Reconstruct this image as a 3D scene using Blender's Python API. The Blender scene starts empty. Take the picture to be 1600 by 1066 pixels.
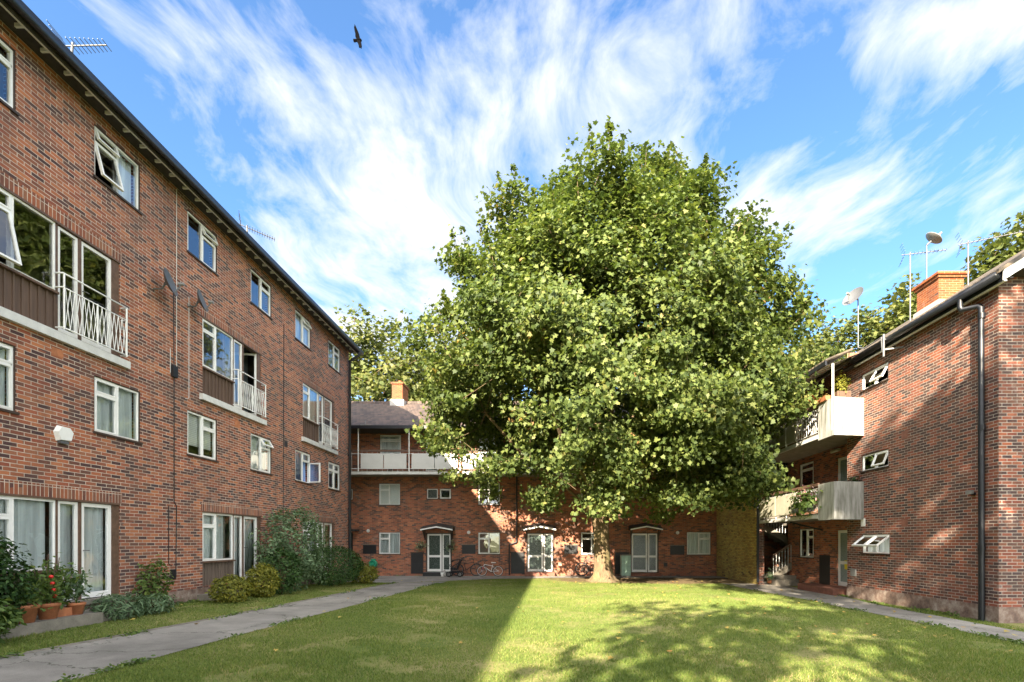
import bpy, math, random
import numpy as np
from mathutils import Vector, Matrix
random.seed(7); RS = np.random.RandomState(11)
S = bpy.context.scene; COL = S.collection
# ---------------- camera ----------------
cam = bpy.data.cameras.new('camera'); cam.lens = 16.99; cam.sensor_width = 36
cam.shift_x = -0.0356; cam.shift_y = 0.196; cam.clip_start = 0.05; cam.clip_end = 2000
co = bpy.data.objects.new('camera', cam); COL.objects.link(co)
co.location = (0, 0, 0); co.rotation_euler = (math.radians(90), 0, 0); S.camera = co
# ---------------- sun direction, sky ----------------
SUN = Vector((-0.40, -1.0, 0.54)).normalized()      # towards the sun
EL = math.asin(SUN.z); AZ = math.atan2(SUN.x, SUN.y)
S.view_settings.view_transform = 'Standard'; S.view_settings.look = 'None'
S.view_settings.gamma = 1; S.view_settings.exposure = EXPOSURE = 2.68
sl = bpy.data.lights.new('sun', 'SUN'); sl.energy = 4.2; sl.angle = math.radians(0.5); sl.color = (1.0, 0.86, 0.66)
so = bpy.data.objects.new('sun', sl); COL.objects.link(so)
so.rotation_euler = (-SUN).to_track_quat('-Z', 'Y').to_euler(); so.location = SUN * 60
world = bpy.data.worlds.new('World'); S.world = world; world.use_nodes = True

class NT:
    """small node-tree helper"""
    def __init__(s, tree): s.t = tree; s.n = tree.nodes; s.l = tree.links
    def new(s, typ, **kw):
        nd = s.n.new(typ)
        for k, v in kw.items(): setattr(nd, k, v)
        return nd
    def put(s, sock, v):
        if isinstance(v, bpy.types.NodeSocket): s.l.new(v, sock)
        elif v is not None: sock.default_value = v
    def math(s, op, a, b=None, c=None, clamp=False):
        nd = s.new('ShaderNodeMath', operation=op, use_clamp=clamp)
        for i, v in enumerate((a, b, c)):
            if v is not None: s.put(nd.inputs[i], v)
        return nd.outputs[0]
    def vmath(s, op, a, b=None):
        nd = s.new('ShaderNodeVectorMath', operation=op); s.put(nd.inputs[0], a)
        if b is not None: s.put(nd.inputs[1], b)
        return nd.outputs[0]
    def sep(s, v):
        nd = s.new('ShaderNodeSeparateXYZ'); s.put(nd.inputs[0], v); return nd.outputs
    def comb(s, x, y, z):
        nd = s.new('ShaderNodeCombineXYZ')
        for i, v in enumerate((x, y, z)): s.put(nd.inputs[i], v)
        return nd.outputs[0]
    def noise(s, vec, scale, detail=3, rough=0.55, dist=0.0):
        nd = s.new('ShaderNodeTexNoise'); s.put(nd.inputs['Vector'], vec)
        nd.inputs['Scale'].default_value = scale; nd.inputs['Detail'].default_value = detail
        nd.inputs['Roughness'].default_value = rough; nd.inputs['Distortion'].default_value = dist
        return nd.outputs['Fac']
    def ramp(s, fac, stops, interp='LINEAR'):
        nd = s.new('ShaderNodeValToRGB'); s.put(nd.inputs[0], fac); cr = nd.color_ramp; cr.interpolation = interp
        while len(cr.elements) > 1: cr.elements.remove(cr.elements[-1])
        for i, (p, c) in enumerate(stops):
            e = cr.elements[0] if i == 0 else cr.elements.new(p)
            e.position = p
            if not hasattr(c, '__len__'): c = (c, c, c)
            e.color = (*c[:3], 1)
        return nd.outputs[0]
    def mix(s, fac, a, b, blend='MIX'):
        nd = s.new('ShaderNodeMix', data_type='RGBA', blend_type=blend)
        s.put(nd.inputs[0], fac)
        for k, v in ((6, a), (7, b)):
            if isinstance(v, tuple) and len(v) == 3: v = (*v, 1)
            s.put(nd.inputs[k], v)
        return nd.outputs[2]
    def bump(s, h, strength=0.3, dist=0.01):
        nd = s.new('ShaderNodeBump'); s.put(nd.inputs['Height'], h)
        nd.inputs['Strength'].default_value = strength; nd.inputs['Distance'].default_value = dist
        return nd.outputs[0]

def build_world():
    N = NT(world.node_tree); N.n.clear()
    out = N.new('ShaderNodeOutputWorld'); bg = N.new('ShaderNodeBackground'); bg.inputs[1].default_value = 0.15
    sky = N.new('ShaderNodeTexSky', sky_type='NISHITA'); sky.sun_disc = False
    sky.sun_elevation = EL; sky.sun_rotation = AZ; sky.air_density = 1.0; sky.dust_density = 0.6; sky.ozone_density = 2.2
    tc = N.new('ShaderNodeTexCoord'); x, y, z = N.sep(tc.outputs['Generated'])
    zc = N.math('MAXIMUM', z, 0.04)
    u = N.math('DIVIDE', x, zc); v = N.math('DIVIDE', y, zc)
    # wisps: cirrus streaks running away from the viewer in the cloud layer
    p = N.comb(u, v, 0.0)
    wob = N.new('ShaderNodeTexNoise'); N.put(wob.inputs['Vector'], p); wob.inputs['Scale'].default_value = 1.4; wob.inputs['Detail'].default_value = 2
    wv = N.vmath('SUBTRACT', wob.outputs['Color'], (0.5, 0.5, 0.5))
    wu, wvv, _ = N.sep(wv)
    u2 = N.math('MULTIPLY_ADD', wu, 0.55, u); v2 = N.math('MULTIPLY_ADD', wvv, 0.5, v)
    st = N.noise(N.comb(N.math('MULTIPLY', u2, 4.6), N.math('MULTIPLY', v2, 2.1), 5.7), 1.0, 8, 0.6)
    st = N.math('MULTIPLY_ADD', N.math('SUBTRACT', st, 0.5), 1.7, 0.5)
    fine = N.noise(N.comb(N.math('MULTIPLY', u2, 15.0), N.math('MULTIPLY', v2, 6.0), 7.7), 1.0, 6, 0.65)
    big = N.noise(N.comb(u2, v2, 5.7), 1.6, 4, 0.5)
    d = N.math('MULTIPLY_ADD', st, 1.0, N.math('MULTIPLY', fine, 0.40))
    d = N.math('MULTIPLY_ADD', big, 0.75, d)
    # where this particular sky carries cloud (direction on the cloud layer, spread, amount)
    for cu, cv, su, sv, a in CLOUDS:
        e = N.math('ADD', N.math('POWER', N.math('DIVIDE', N.math('SUBTRACT', u, cu), su), 2.0),
                   N.math('POWER', N.math('DIVIDE', N.math('SUBTRACT', v, cv), sv), 2.0))
        d = N.math('MULTIPLY_ADD', N.math('EXPONENT', N.math('MULTIPLY', e, -1.0)), a, d)
    dens = N.ramp(d, [(0.0, 0.0), (0.44, 0.0), (1.0, 1.0)]) if False else N.math('SMOOTH_MIN', N.math('MULTIPLY', N.math('MAXIMUM', N.math('SUBTRACT', d, 1.065), 0.0), 1.9), 0.97, 0.25)
    dens = N.math('MAXIMUM', dens, 0.0)
    up = N.math('MULTIPLY', z, 12.0, clamp=True)
    dens = N.math('MULTIPLY', dens, up)
    tint = N.mix(1.0, sky.outputs[0], SKYTINT, 'MULTIPLY')
    back = N.math('MULTIPLY', N.math('SUBTRACT', 0.15, y), 2.5, clamp=True)      # bright cloud added on the sun's side behind the camera for fill light
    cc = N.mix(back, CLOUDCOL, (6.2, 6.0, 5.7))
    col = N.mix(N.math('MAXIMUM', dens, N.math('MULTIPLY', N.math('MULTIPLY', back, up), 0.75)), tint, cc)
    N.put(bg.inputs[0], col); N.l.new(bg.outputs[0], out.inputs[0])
CLOUDS = [(-0.42, 1.6, 0.40, 0.5, 0.38), (0.08, 1.0, 0.30, 0.22, 0.26), (0.85, 0.93, 0.20, 0.11, 0.50), (0.78, 1.5, 0.30, 0.2, 0.36),
          (-0.62, 1.05, 0.18, 0.22, 0.12), (-1.15, 1.1, 0.28, 0.4, -0.35), (0.60, 1.12, 0.22, 0.10, -0.22), (-0.45, 0.93, 0.12, 0.08, -0.2),
          (-0.7, 2.6, 0.7, 0.8, 0.38), (1.4, 1.8, 0.5, 0.5, -0.1), (0.35,0.95,0.2,0.2,0.1)]
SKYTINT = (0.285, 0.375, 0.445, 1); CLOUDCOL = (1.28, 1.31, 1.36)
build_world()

# ---------------- tagging ----------------
def tag(o, label=None, cat=None, group=None, kind=None):
    for k, v in (('label', label), ('category', cat), ('group', group), ('kind', kind)):
        if v: o[k] = v
    return o
def empty(name, loc, label, cat, group=None, rz=0):
    o = bpy.data.objects.new(name, None); COL.objects.link(o); o.location = loc; o.rotation_euler = (0, 0, rz)
    o.empty_display_size = 0.2
    return tag(o, label, cat, group)
def link(o, parent):
    COL.objects.link(o)
    if parent is not None: o.parent = parent
    return o

class MB:
    """collects shapes, builds ONE mesh object"""
    def __init__(s): s.v = []; s.f = []; s.m = []; s.mats = []; s.cur = 0; s.sm = []; s.smooth = False
    def mat(s, m):
        if m not in s.mats: s.mats.append(m)
        s.cur = s.mats.index(m); return s
    def add(s, vs, fs):
        b = len(s.v); s.v += [tuple(p) for p in vs]
        for f in fs: s.f.append([b + i for i in f]); s.m.append(s.cur); s.sm.append(s.smooth)
        return s
    def quad(s, a, b, c, d): return s.add([a, b, c, d], [(0, 1, 2, 3)])
    def hexa(s, c):   # 8 corners: bottom 4 ccw, top 4 ccw
        return s.add(c, [(0, 3, 2, 1), (4, 5, 6, 7), (0, 1, 5, 4), (1, 2, 6, 5), (2, 3, 7, 6), (3, 0, 4, 7)])
    def box(s, x0, x1, y0, y1, z0, z1):
        return s.hexa([(x0, y0, z0), (x1, y0, z0), (x1, y1, z0), (x0, y1, z0), (x0, y0, z1), (x1, y0, z1), (x1, y1, z1), (x0, y1, z1)])
    def tube(s, pts, r, n=8, cap=True, r_list=None, smooth=True):
        pts = [Vector(p) for p in pts]; rs = r_list or [r] * len(pts)
        t0 = (pts[1] - pts[0]).normalized(); a = t0.orthogonal().normalized(); rings = []
        for i, p in enumerate(pts):
            if i == 0: t = pts[1] - pts[0]
            elif i == len(pts) - 1: t = pts[-1] - pts[-2]
            else: t = (pts[i + 1] - p).normalized() + (p - pts[i - 1]).normalized()
            t = t.normalized() if t.length > 1e-9 else t0
            a = (a - t * a.dot(t)); a = a.normalized() if a.length > 1e-6 else t.orthogonal().normalized()
            b = t.cross(a)
            rings.append([p + (a * math.cos(2 * math.pi * k / n) + b * math.sin(2 * math.pi * k / n)) * rs[i] for k in range(n)])
        vs = [q for rg in rings for q in rg]; fs = []
        for i in range(len(pts) - 1):
            for k in range(n):
                k2 = (k + 1) % n; fs.append((i * n + k, i * n + k2, (i + 1) * n + k2, (i + 1) * n + k))
        o = s.smooth; s.smooth = smooth; s.add(vs, fs); s.smooth = o
        if cap: s.add(rings[0], [tuple(reversed(range(n)))]); s.add(rings[-1], [tuple(range(n))])
        return s
    def bar(s, a, b, w, h=None):    # square bar
        a = Vector(a); b = Vector(b); t = (b - a).normalized(); h = h or w
        up = Vector((0, 0, 1)) if abs(t.z) < 0.9 else Vector((0, 1, 0))
        x = t.cross(up).normalized() * w / 2; y = x.normalized().cross(t) * h / 2
        return s.hexa([a - x - y, a + x - y, b + x - y, b - x - y, a - x + y, a + x + y, b + x + y, b - x + y])
    def lathe(s, prof, cx, cy, n=24, M=None, smooth=True):
        vs = []; fs = []
        for r, z in prof:
            for k in range(n):
                q = Vector((r * math.cos(2 * math.pi * k / n), r * math.sin(2 * math.pi * k / n), z))
                vs.append(M @ q if M else q + Vector((cx, cy, 0)))
        for i in range(len(prof) - 1):
            for k in range(n):
                k2 = (k + 1) % n; fs.append((i * n + k, i * n + k2, (i + 1) * n + k2, (i + 1) * n + k))
        o = s.smooth; s.smooth = smooth; s.add(vs, fs); s.smooth = o
        return s
    def torus(s, c, axis, R, r, n=28, m=8):
        c = Vector(c); ax = Vector(axis).normalized(); a = ax.orthogonal().normalized(); b = ax.cross(a); vs = []; fs = []
        for i in range(n):
            t = 2 * math.pi * i / n; d = a * math.cos(t) + b * math.sin(t)
            for j in range(m):
                q = 2 * math.pi * j / m; vs.append(c + d * (R + r * math.cos(q)) + ax * r * math.sin(q))
        for i in range(n):
            for j in range(m):
                i2 = (i + 1) % n; j2 = (j + 1) % m; fs.append((i * m + j, i2 * m + j, i2 * m + j2, i * m + j2))
        o = s.smooth; s.smooth = True; s.add(vs, fs); s.smooth = o
        return s
    def ball(s, c, rx, ry, rz, n=12, m=8):
        prof = [(math.sin(math.pi * i / m), -math.cos(math.pi * i / m)) for i in range(m + 1)]
        M = Matrix.Translation(Vector(c)) @ Matrix.Diagonal((rx, ry, rz, 1))
        return s.lathe([(max(a, 1e-4), b) for a, b in prof], 0, 0, n, M)
    def build(s, name, mat=None, parent=None, loc=None):
        me = bpy.data.meshes.new(name)
        off = Vector((0, 0, 0))
        if parent is not None: off = world_loc(parent)
        vs = [(p[0] - off.x, p[1] - off.y, p[2] - off.z) for p in s.v] if parent is not None else s.v
        me.from_pydata(vs, [], s.f)
        mats = s.mats if s.mats else [mat]
        for m in mats: me.materials.append(m)
        if s.mats: me.polygons.foreach_set('material_index', s.m)
        me.polygons.foreach_set('use_smooth', s.sm); me.update()
        o = bpy.data.objects.new(name, me); link(o, parent); return o
def world_loc(o):
    v = Vector((0, 0, 0))
    while o is not None: v += o.location; o = o.parent
    return v
# all building geometry is given in world coordinates; parts carry no offset of their own

# ---------------- materials ----------------
MATS = {}
def newmat(name):
    m = bpy.data.materials.new(name); m.use_nodes = True; N = NT(m.node_tree); b = m.node_tree.nodes['Principled BSDF']
    MATS[name] = m; return m, N, b
def pos(N): return N.new('ShaderNodeNewGeometry').outputs['Position']
def simple(name, col, rough=0.6, metal=0.0, var=0.12, scale=6.0, bump=0.1, spec=0.5):
    m, N, b = newmat(name); P = pos(N)
    n = N.noise(P, scale, 5, 0.6); n2 = N.noise(P, scale * 9, 3)
    k = N.math('ADD', N.math('MULTIPLY', n, 0.7), N.math('MULTIPLY', n2, 0.3))
    lo = tuple(max(0, c * (1 - var * 2)) for c in col); hi = tuple(min(1, c * (1 + var)) for c in col)
    N.put(b.inputs['Base Color'], N.ramp(k, [(0.3, lo), (0.7, hi)]))
    b.inputs['Roughness'].default_value = rough; b.inputs['Metallic'].default_value = metal
    b.inputs['Specular IOR Level'].default_value = spec
    if bump: N.put(b.inputs['Normal'], N.bump(n2, bump, 0.004))
    return m
def brick_mat(name, stops, mortar=(0.60, 0.49, 0.40), bw=0.23, bh=0.0735, soldier=False, stain=0.35):
    m, N, b = newmat(name); g = N.new('ShaderNodeNewGeometry'); x, y, z = N.sep(g.outputs['Position'])
    nx = N.math('ABSOLUTE', N.sep(g.outputs['True Normal'])[0]); st = N.math('GREATER_THAN', nx, 0.6)
    u = N.math('ADD', N.math('MULTIPLY', x, N.math('SUBTRACT', 1.0, st)), N.math('MULTIPLY', y, st))
    zz = N.math('ADD', z, 40.0); uu = N.math('ADD', u, 80.0)
    wob = N.noise(g.outputs['Position'], 2.0, 2)
    zz = N.math('MULTIPLY_ADD', wob, 0.012, zz)
    vec = N.comb(uu, zz, 0.0) if not soldier else N.comb(zz, uu, 0.0)
    bt = N.new('ShaderNodeTexBrick'); N.put(bt.inputs['Vector'], vec)
    bt.offset = 0.5 if not soldier else 0.0; bt.offset_frequency = 2
    for k, v in (('Scale', 1.0), ('Brick Width', bw), ('Row Height', bh), ('Mortar Size', 0.0068), ('Mortar Smooth', 0.15), ('Bias', 0.0)):
        bt.inputs[k].default_value = v
    bt.inputs['Color1'].default_value = (0, 0, 0, 1); bt.inputs['Color2'].default_value = (1, 1, 1, 1); bt.inputs['Mortar'].default_value = (0.5, 0.5, 0.5, 1)
    col = N.ramp(bt.outputs['Color'], stops)
    fine = N.noise(g.outputs['Position'], 60, 4, 0.7); big = N.noise(g.outputs['Position'], 0.7, 4, 0.6); mid = N.noise(g.outputs['Position'], 7.0, 3, 0.6)
    col = N.mix(N.math('MULTIPLY', fine, 0.40), col, (0.10, 0.05, 0.04), 'MIX')
    col = N.mix(N.ramp(mid, [(0.5, 0.0), (0.75, 0.22)]), col, (0.42, 0.17, 0.09))
    mcol = N.mix(N.ramp(mid, [(0.35, 0.0), (0.7, 0.8)]), mortar, tuple(c * 0.55 for c in mortar))
    drift = N.noise(N.comb(N.math('MULTIPLY', u, 0.5), N.math('MULTIPLY', z, 1.6), 0.0), 1.0, 5, 0.65)
    hi = N.math('GREATER_THAN', N.math('ADD', N.math('FRACT', N.math('MULTIPLY', N.sep(bt.outputs['Color'])[0], 7.31)), N.math('MULTIPLY_ADD', drift, 2.4, -1.5)), 0.82)
    col = N.mix(N.math('MULTIPLY', hi, 0.72), col, (0.055, 0.042, 0.05))
    c2 = N.mix(bt.outputs['Fac'], col, mcol)
    c3 = N.mix(N.math('MULTIPLY', N.ramp(big, [(0.42, 0.0), (0.7, 1.0)]), stain), c2, (0.09, 0.065, 0.055), 'MIX')
    strk = N.noise(N.comb(N.math('MULTIPLY', x, 2.2), N.math('MULTIPLY', y, 2.2), N.math('MULTIPLY', z, 0.25)), 1.0, 6, 0.7)
    c3 = N.mix(N.ramp(strk, [(0.54, 0.0), (0.74, 0.4)]), c3, (0.07, 0.05, 0.045))
    eff = N.noise(g.outputs['Position'], 1.1, 7, 0.75)
    c3 = N.mix(N.ramp(eff, [(0.6, 0.0), (0.72, 0.3)]), c3, (0.55, 0.47, 0.42))
    N.put(b.inputs['Base Color'], c3); b.inputs['Roughness'].default_value = 0.88; b.inputs['Specular IOR Level'].default_value = 0.25
    h = N.math('SUBTRACT', N.math('MULTIPLY', fine, 0.35), bt.outputs['Fac'])
    N.put(b.inputs['Normal'], N.bump(h, 0.7, 0.006)); return m
RED = [(0.0, (0.057, 0.035, 0.039)), (0.18, (0.096, 0.055, 0.051)), (0.27, (0.147, 0.065, 0.047)), (0.36, (0.305, 0.085, 0.049)), (0.46, (0.418, 0.130, 0.066)), (0.55, (0.226, 0.085, 0.054)),
       (0.66, (0.474, 0.155, 0.070)), (0.75, (0.316, 0.115, 0.066)), (0.86, (0.565, 0.200, 0.084)), (0.93, (0.283, 0.120, 0.074)), (1.0, (0.124, 0.060, 0.047))]
brick_mat('brick_red', RED)
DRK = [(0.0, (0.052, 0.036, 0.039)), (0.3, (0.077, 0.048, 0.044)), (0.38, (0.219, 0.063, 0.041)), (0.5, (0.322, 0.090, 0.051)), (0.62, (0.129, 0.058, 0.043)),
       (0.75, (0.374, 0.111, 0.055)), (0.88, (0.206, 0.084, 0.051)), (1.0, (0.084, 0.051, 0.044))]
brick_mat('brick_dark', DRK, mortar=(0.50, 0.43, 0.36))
BCK = [(0.0, (0.092, 0.067, 0.065)), (0.2, (0.208, 0.086, 0.055)), (0.4, (0.523, 0.157, 0.077)), (0.6, (0.366, 0.121, 0.065)), (0.8, (0.627, 0.219, 0.098)), (1.0, (0.183, 0.097, 0.065))]
brick_mat('brick_back', BCK, mortar=(0.36, 0.28, 0.22))
YEL = [(0.0, (0.386, 0.279, 0.098)), (0.3, (0.728, 0.513, 0.148)), (0.6, (0.800, 0.676, 0.196)), (1.0, (0.583, 0.443, 0.148))]
brick_mat('brick_yellow', YEL, mortar=(0.22, 0.19, 0.11))
ORG = [(0.0, (0.183, 0.041, 0.011)), (0.4, (0.280, 0.072, 0.018)), (0.7, (0.315, 0.090, 0.025)), (1.0, (0.213, 0.055, 0.014))]
brick_mat('brick_orange', ORG, mortar=(0.34, 0.22, 0.13))
SOL = [(0.0, (0.165, 0.060, 0.040)), (0.3, (0.300, 0.090, 0.048)), (0.6, (0.390, 0.135, 0.064)), (0.8, (0.120, 0.053, 0.044)), (1.0, (0.375, 0.165, 0.088))]
brick_mat('brick_soldier', SOL, bw=0.24, bh=0.0735, soldier=True)
simple('white_paint', (0.80, 0.80, 0.78), 0.4, var=0.04, spec=0.4)
simple('grey_white_paint', (0.62, 0.62, 0.60), 0.5, var=0.1)
simple('cream_panel', (0.40, 0.385, 0.30), 0.6, var=0.12, scale=3)
simple('pale_panel', (0.60, 0.60, 0.58), 0.5, var=0.06, scale=2)
simple('concrete', (0.22, 0.20, 0.165), 0.9, var=0.2, scale=5, bump=0.4)
simple('dark_wood', (0.055, 0.035, 0.026), 0.6, var=0.25, scale=12)
simple('brown_wood', (0.13, 0.075, 0.05), 0.6, var=0.25, scale=10)
simple('black_metal', (0.011, 0.013, 0.018), 0.4, var=0.15)
simple('black_board', (0.014, 0.014, 0.016), 0.5, var=0.2)
simple('galvanised', (0.16, 0.165, 0.17), 0.6, metal=0.3, var=0.1)
simple('dish_grey', (0.10, 0.105, 0.115), 0.5, var=0.1)
simple('dish_light', (0.22, 0.22, 0.21), 0.5, var=0.15)
simple('soffit_dark', (0.045, 0.04, 0.038), 0.8, var=0.2)
simple('soffit_white', (0.62, 0.62, 0.60), 0.6, var=0.06)
simple('terracotta', (0.45, 0.17, 0.075), 0.8, var=0.2, scale=8, bump=0.3)
simple('rubber', (0.012, 0.012, 0.013), 0.7, var=0.1)
simple('red_plastic', (0.62, 0.02, 0.015), 0.35, var=0.05)
simple('pink_paint', (0.50, 0.03, 0.12), 0.35, var=0.05)
simple('green_plastic', (0.02, 0.30, 0.17), 0.35, var=0.08)
simple('green_paint', (0.30, 0.46, 0.36), 0.45, var=0.15)
simple('yellow_paper', (0.75, 0.62, 0.03), 0.7, var=0.03)
simple('interior_wall', (0.22, 0.20, 0.17), 0.9, var=0.05)
simple('reflected_sky_pale', (0.45, 0.52, 0.62), 0.9, var=0.05)  # pale blue standing in for sky reflected in the open door
simple('render_white', (0.45, 0.43, 0.40), 0.8, var=0.15, scale=2)
simple('soil', (0.05, 0.032, 0.02), 0.95, var=0.3, scale=20, bump=0.5)
simple('black_fabric', (0.02, 0.02, 0.024), 0.9, var=0.2)
simple('bird_black', (0.004, 0.004, 0.005), 0.95, var=0.2, spec=0.02)
simple('step_red', (0.22, 0.09, 0.06), 0.8, var=0.2, scale=10, bump=0.3)
# stained concrete of the balcony boxes
def stained():
    m, N, b = newmat('stained_white'); x, y, z = N.sep(pos(N))
    n = N.noise(N.comb(N.math('MULTIPLY', x, 7), N.math('MULTIPLY', y, 7), N.math('MULTIPLY', z, 0.9)), 1.0, 6, 0.65)
    c = N.ramp(n, [(0.30, (0.13, 0.13, 0.105)), (0.45, (0.28, 0.28, 0.255)), (0.62, (0.44, 0.44, 0.42))])
    N.put(b.inputs['Base Color'], c); b.inputs['Roughness'].default_value = 0.7
stained()
def plinth():
    m, N, b = newmat('plinth_render'); P = pos(N); n = N.noise(P, 3.0, 8, 0.7); n2 = N.noise(P, 30, 4)
    c = N.ramp(n, [(0.35, (0.09, 0.06, 0.048)), (0.48, (0.18, 0.12, 0.095)), (0.6, (0.29, 0.23, 0.19)), (0.72, (0.42, 0.38, 0.34))])
    N.put(b.inputs['Base Color'], c); b.inputs['Roughness'].default_value = 0.95; N.put(b.inputs['Normal'], N.bump(n2, 0.5, 0.01))
plinth()
def tiles(name, c0, c1, across='x', pitch=30, course=0.28, w=0.2):
    m, N, b = newmat(name); x, y, z = N.sep(pos(N))
    u = x if across == 'x' else y
    s_ = math.sin(math.radians(pitch)); row = N.math('DIVIDE', z, course * s_)
    rf = N.math('FRACT', row); ri = N.math('FLOOR', row)
    uu = N.math('ADD', N.math('DIVIDE', u, w), N.math('MULTIPLY', ri, 0.5))
    uf = N.math('FRACT', uu)
    wave = N.math('ABSOLUTE', N.math('SUBTRACT', uf, 0.5))          # 0 centre .5 edge
    rnd = N.new('ShaderNodeTexWhiteNoise', noise_dimensions='2D'); N.put(rnd.inputs['Vector'], N.comb(N.math('FLOOR', uu), ri, 0.0))
    n = N.noise(pos(N), 1.5, 5, 0.6)
    k = N.math('ADD', N.math('MULTIPLY', rnd.outputs['Value'], 0.5), N.math('MULTIPLY', n, 0.5))
    c = N.ramp(k, [(0.2, c0), (0.8, c1)])
    edge = N.math('GREATER_THAN', N.math('SUBTRACT', wave, N.math('MULTIPLY', rf, 0.1)), 0.44)
    c = N.mix(N.math('MULTIPLY', edge, 0.6), c, (0.02, 0.016, 0.014))
    N.put(b.inputs['Base Color'], c); b.inputs['Roughness'].default_value = 0.8
    h = N.math('SUBTRACT', N.math('MULTIPLY', N.math('SUBTRACT', 1.0, rf), 1.0), N.math('MULTIPLY', wave, 1.2))
    N.put(b.inputs['Normal'], N.bump(h, 1.0, 0.04))
tiles('roof_tiles_back', (0.045, 0.035, 0.032), (0.13, 0.088, 0.068), 'x', 28)
tiles('roof_tiles_side', (0.05, 0.04, 0.032), (0.15, 0.115, 0.075), 'y', 36)
def glass(name, tint=(0.93, 0.96, 0.96), base=0.10, gain=1.1):
    m = bpy.data.materials.new(name); m.use_nodes = True; N = NT(m.node_tree); N.n.clear(); MATS[name] = m
    out = N.new('ShaderNodeOutputMaterial'); tr = N.new('ShaderNodeBsdfTransparent'); gl = N.new('ShaderNodeBsdfGlossy')
    tr.inputs[0].default_value = (*tint, 1); gl.inputs['Roughness'].default_value = 0.02; gl.inputs[0].default_value = (0.95, 0.97, 1, 1)
    fr = N.new('ShaderNodeFresnel'); fr.inputs[0].default_value = 1.5
    n = N.noise(pos(N), 1.6, 2); bm = N.bump(n, 0.12, 0.05); N.put(gl.inputs['Normal'], bm)
    f = N.math('MULTIPLY_ADD', fr.outputs[0], gain, base, clamp=True)
    mx = N.new('ShaderNodeMixShader'); N.put(mx.inputs[0], f); N.l.new(tr.outputs[0], mx.inputs[1]); N.l.new(gl.outputs[0], mx.inputs[2])
    N.l.new(mx.outputs[0], out.inputs[0])
glass('glass'); 
def frosted(name, c0, c1, sc):
    m, N, b = newmat(name); P = pos(N)
    v = N.new('ShaderNodeTexVoronoi'); N.put(v.inputs['Vector'], P); v.inputs['Scale'].default_value = sc
    N.put(b.inputs['Base Color'], N.ramp(v.outputs['Distance'], [(0.15, c1), (0.45, c0)])); b.inputs['Roughness'].default_value = 0.12
    N.put(b.inputs['Normal'], N.bump(v.outputs['Distance'], 0.4, 0.01))
frosted('obscured_glass', (0.035, 0.05, 0.045), (0.16, 0.2, 0.17), 26); frosted('frosted_pale', (0.22, 0.28, 0.27), (0.34, 0.42, 0.40), 40)
def cloth(name, c, freq=9.0):
    m, N, b = newmat(name); x, y, z = N.sep(pos(N))
    n = N.noise(N.comb(N.math('MULTIPLY', x, freq), N.math('MULTIPLY', y, freq), N.math('MULTIPLY', z, 0.4)), 1.0, 3)
    N.put(b.inputs['Base Color'], N.ramp(n, [(0.3, tuple(q * 0.6 for q in c)), (0.65, c)])); b.inputs['Roughness'].default_value = 0.95  # fold shading painted into the cloth as lighter and darker vertical bands
cloth('net_curtain', (0.80, 0.86, 0.86)); cloth('blue_curtain', (0.25, 0.38, 0.72)); cloth('cream_curtain', (0.75, 0.68, 0.48))
def blindm():
    m, N, b = newmat('slat_blind'); x, y, z = N.sep(pos(N))
    f = N.math('FRACT', N.math('DIVIDE', z, 0.05)); N.put(b.inputs['Base Color'], N.ramp(f, [(0.0, (0.35, 0.38, 0.36)), (0.25, (0.82, 0.84, 0.8)), (1.0, (0.75, 0.78, 0.74))]))
blindm()
def boards(name, c, pitch=0.16):
    m, N, b = newmat(name); x, y, z = N.sep(pos(N)); n = N.noise(N.comb(N.math('MULTIPLY', x, 14), N.math('MULTIPLY', y, 14), z), 1.0, 4)
    N.put(b.inputs['Base Color'], N.ramp(n, [(0.3, tuple(q * 0.6 for q in c)), (0.7, c)])); b.inputs['Roughness'].default_value = 0.7
boards('brown_boards', (0.135, 0.085, 0.062)); boards('grey_boards', (0.17, 0.13, 0.105))
def bark():
    m, N, b = newmat('bark'); x, y, z = N.sep(pos(N))
    v = N.comb(N.math('MULTIPLY', x, 9), N.math('MULTIPLY', y, 9), N.math('MULTIPLY', z, 1.6))
    n = N.noise(v, 1.6, 8, 0.7, 0.6); n2 = N.noise(pos(N), 1.2, 4)
    c = N.ramp(n, [(0.3, (0.045, 0.03, 0.02)), (0.5, (0.15, 0.10, 0.058)), (0.7, (0.25, 0.178, 0.105))])
    c = N.mix(N.ramp(n2, [(0.45, 0.0), (0.7, 0.5)]), c, (0.20, 0.19, 0.07))
    N.put(b.inputs['Base Color'], c); b.inputs['Roughness'].default_value = 0.95; N.put(b.inputs['Normal'], N.bump(n, 1.0, 0.05))
bark()
def leafmat(name, stops, trans=0.45, gloss=0.5):
    m = bpy.data.materials.new(name); m.use_nodes = True; N = NT(m.node_tree); N.n.clear(); MATS[name] = m
    out = N.new('ShaderNodeOutputMaterial'); g = N.new('ShaderNodeNewGeometry'); nz = N.noise(g.outputs['Position'], 0.45, 3)
    k = N.math('ADD', N.math('MULTIPLY', g.outputs['Random Per Island'], 0.75), N.math('MULTIPLY_ADD', nz, 0.9, -0.32), clamp=True)
    c = N.ramp(k, stops)
    p = N.new('ShaderNodeBsdfPrincipled'); N.put(p.inputs['Base Color'], c); p.inputs['Roughness'].default_value = gloss; p.inputs['Specular IOR Level'].default_value = 0.2
    t = N.new('ShaderNodeBsdfTranslucent'); N.put(t.inputs[0], N.mix(1.0, c, (1.35, 1.4, 0.7), 'MULTIPLY'))
    mx = N.new('ShaderNodeMixShader'); mx.inputs[0].default_value = trans
    N.l.new(p.outputs[0], mx.inputs[1]); N.l.new(t.outputs[0], mx.inputs[2]); N.l.new(mx.outputs[0], out.inputs[0])
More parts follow.
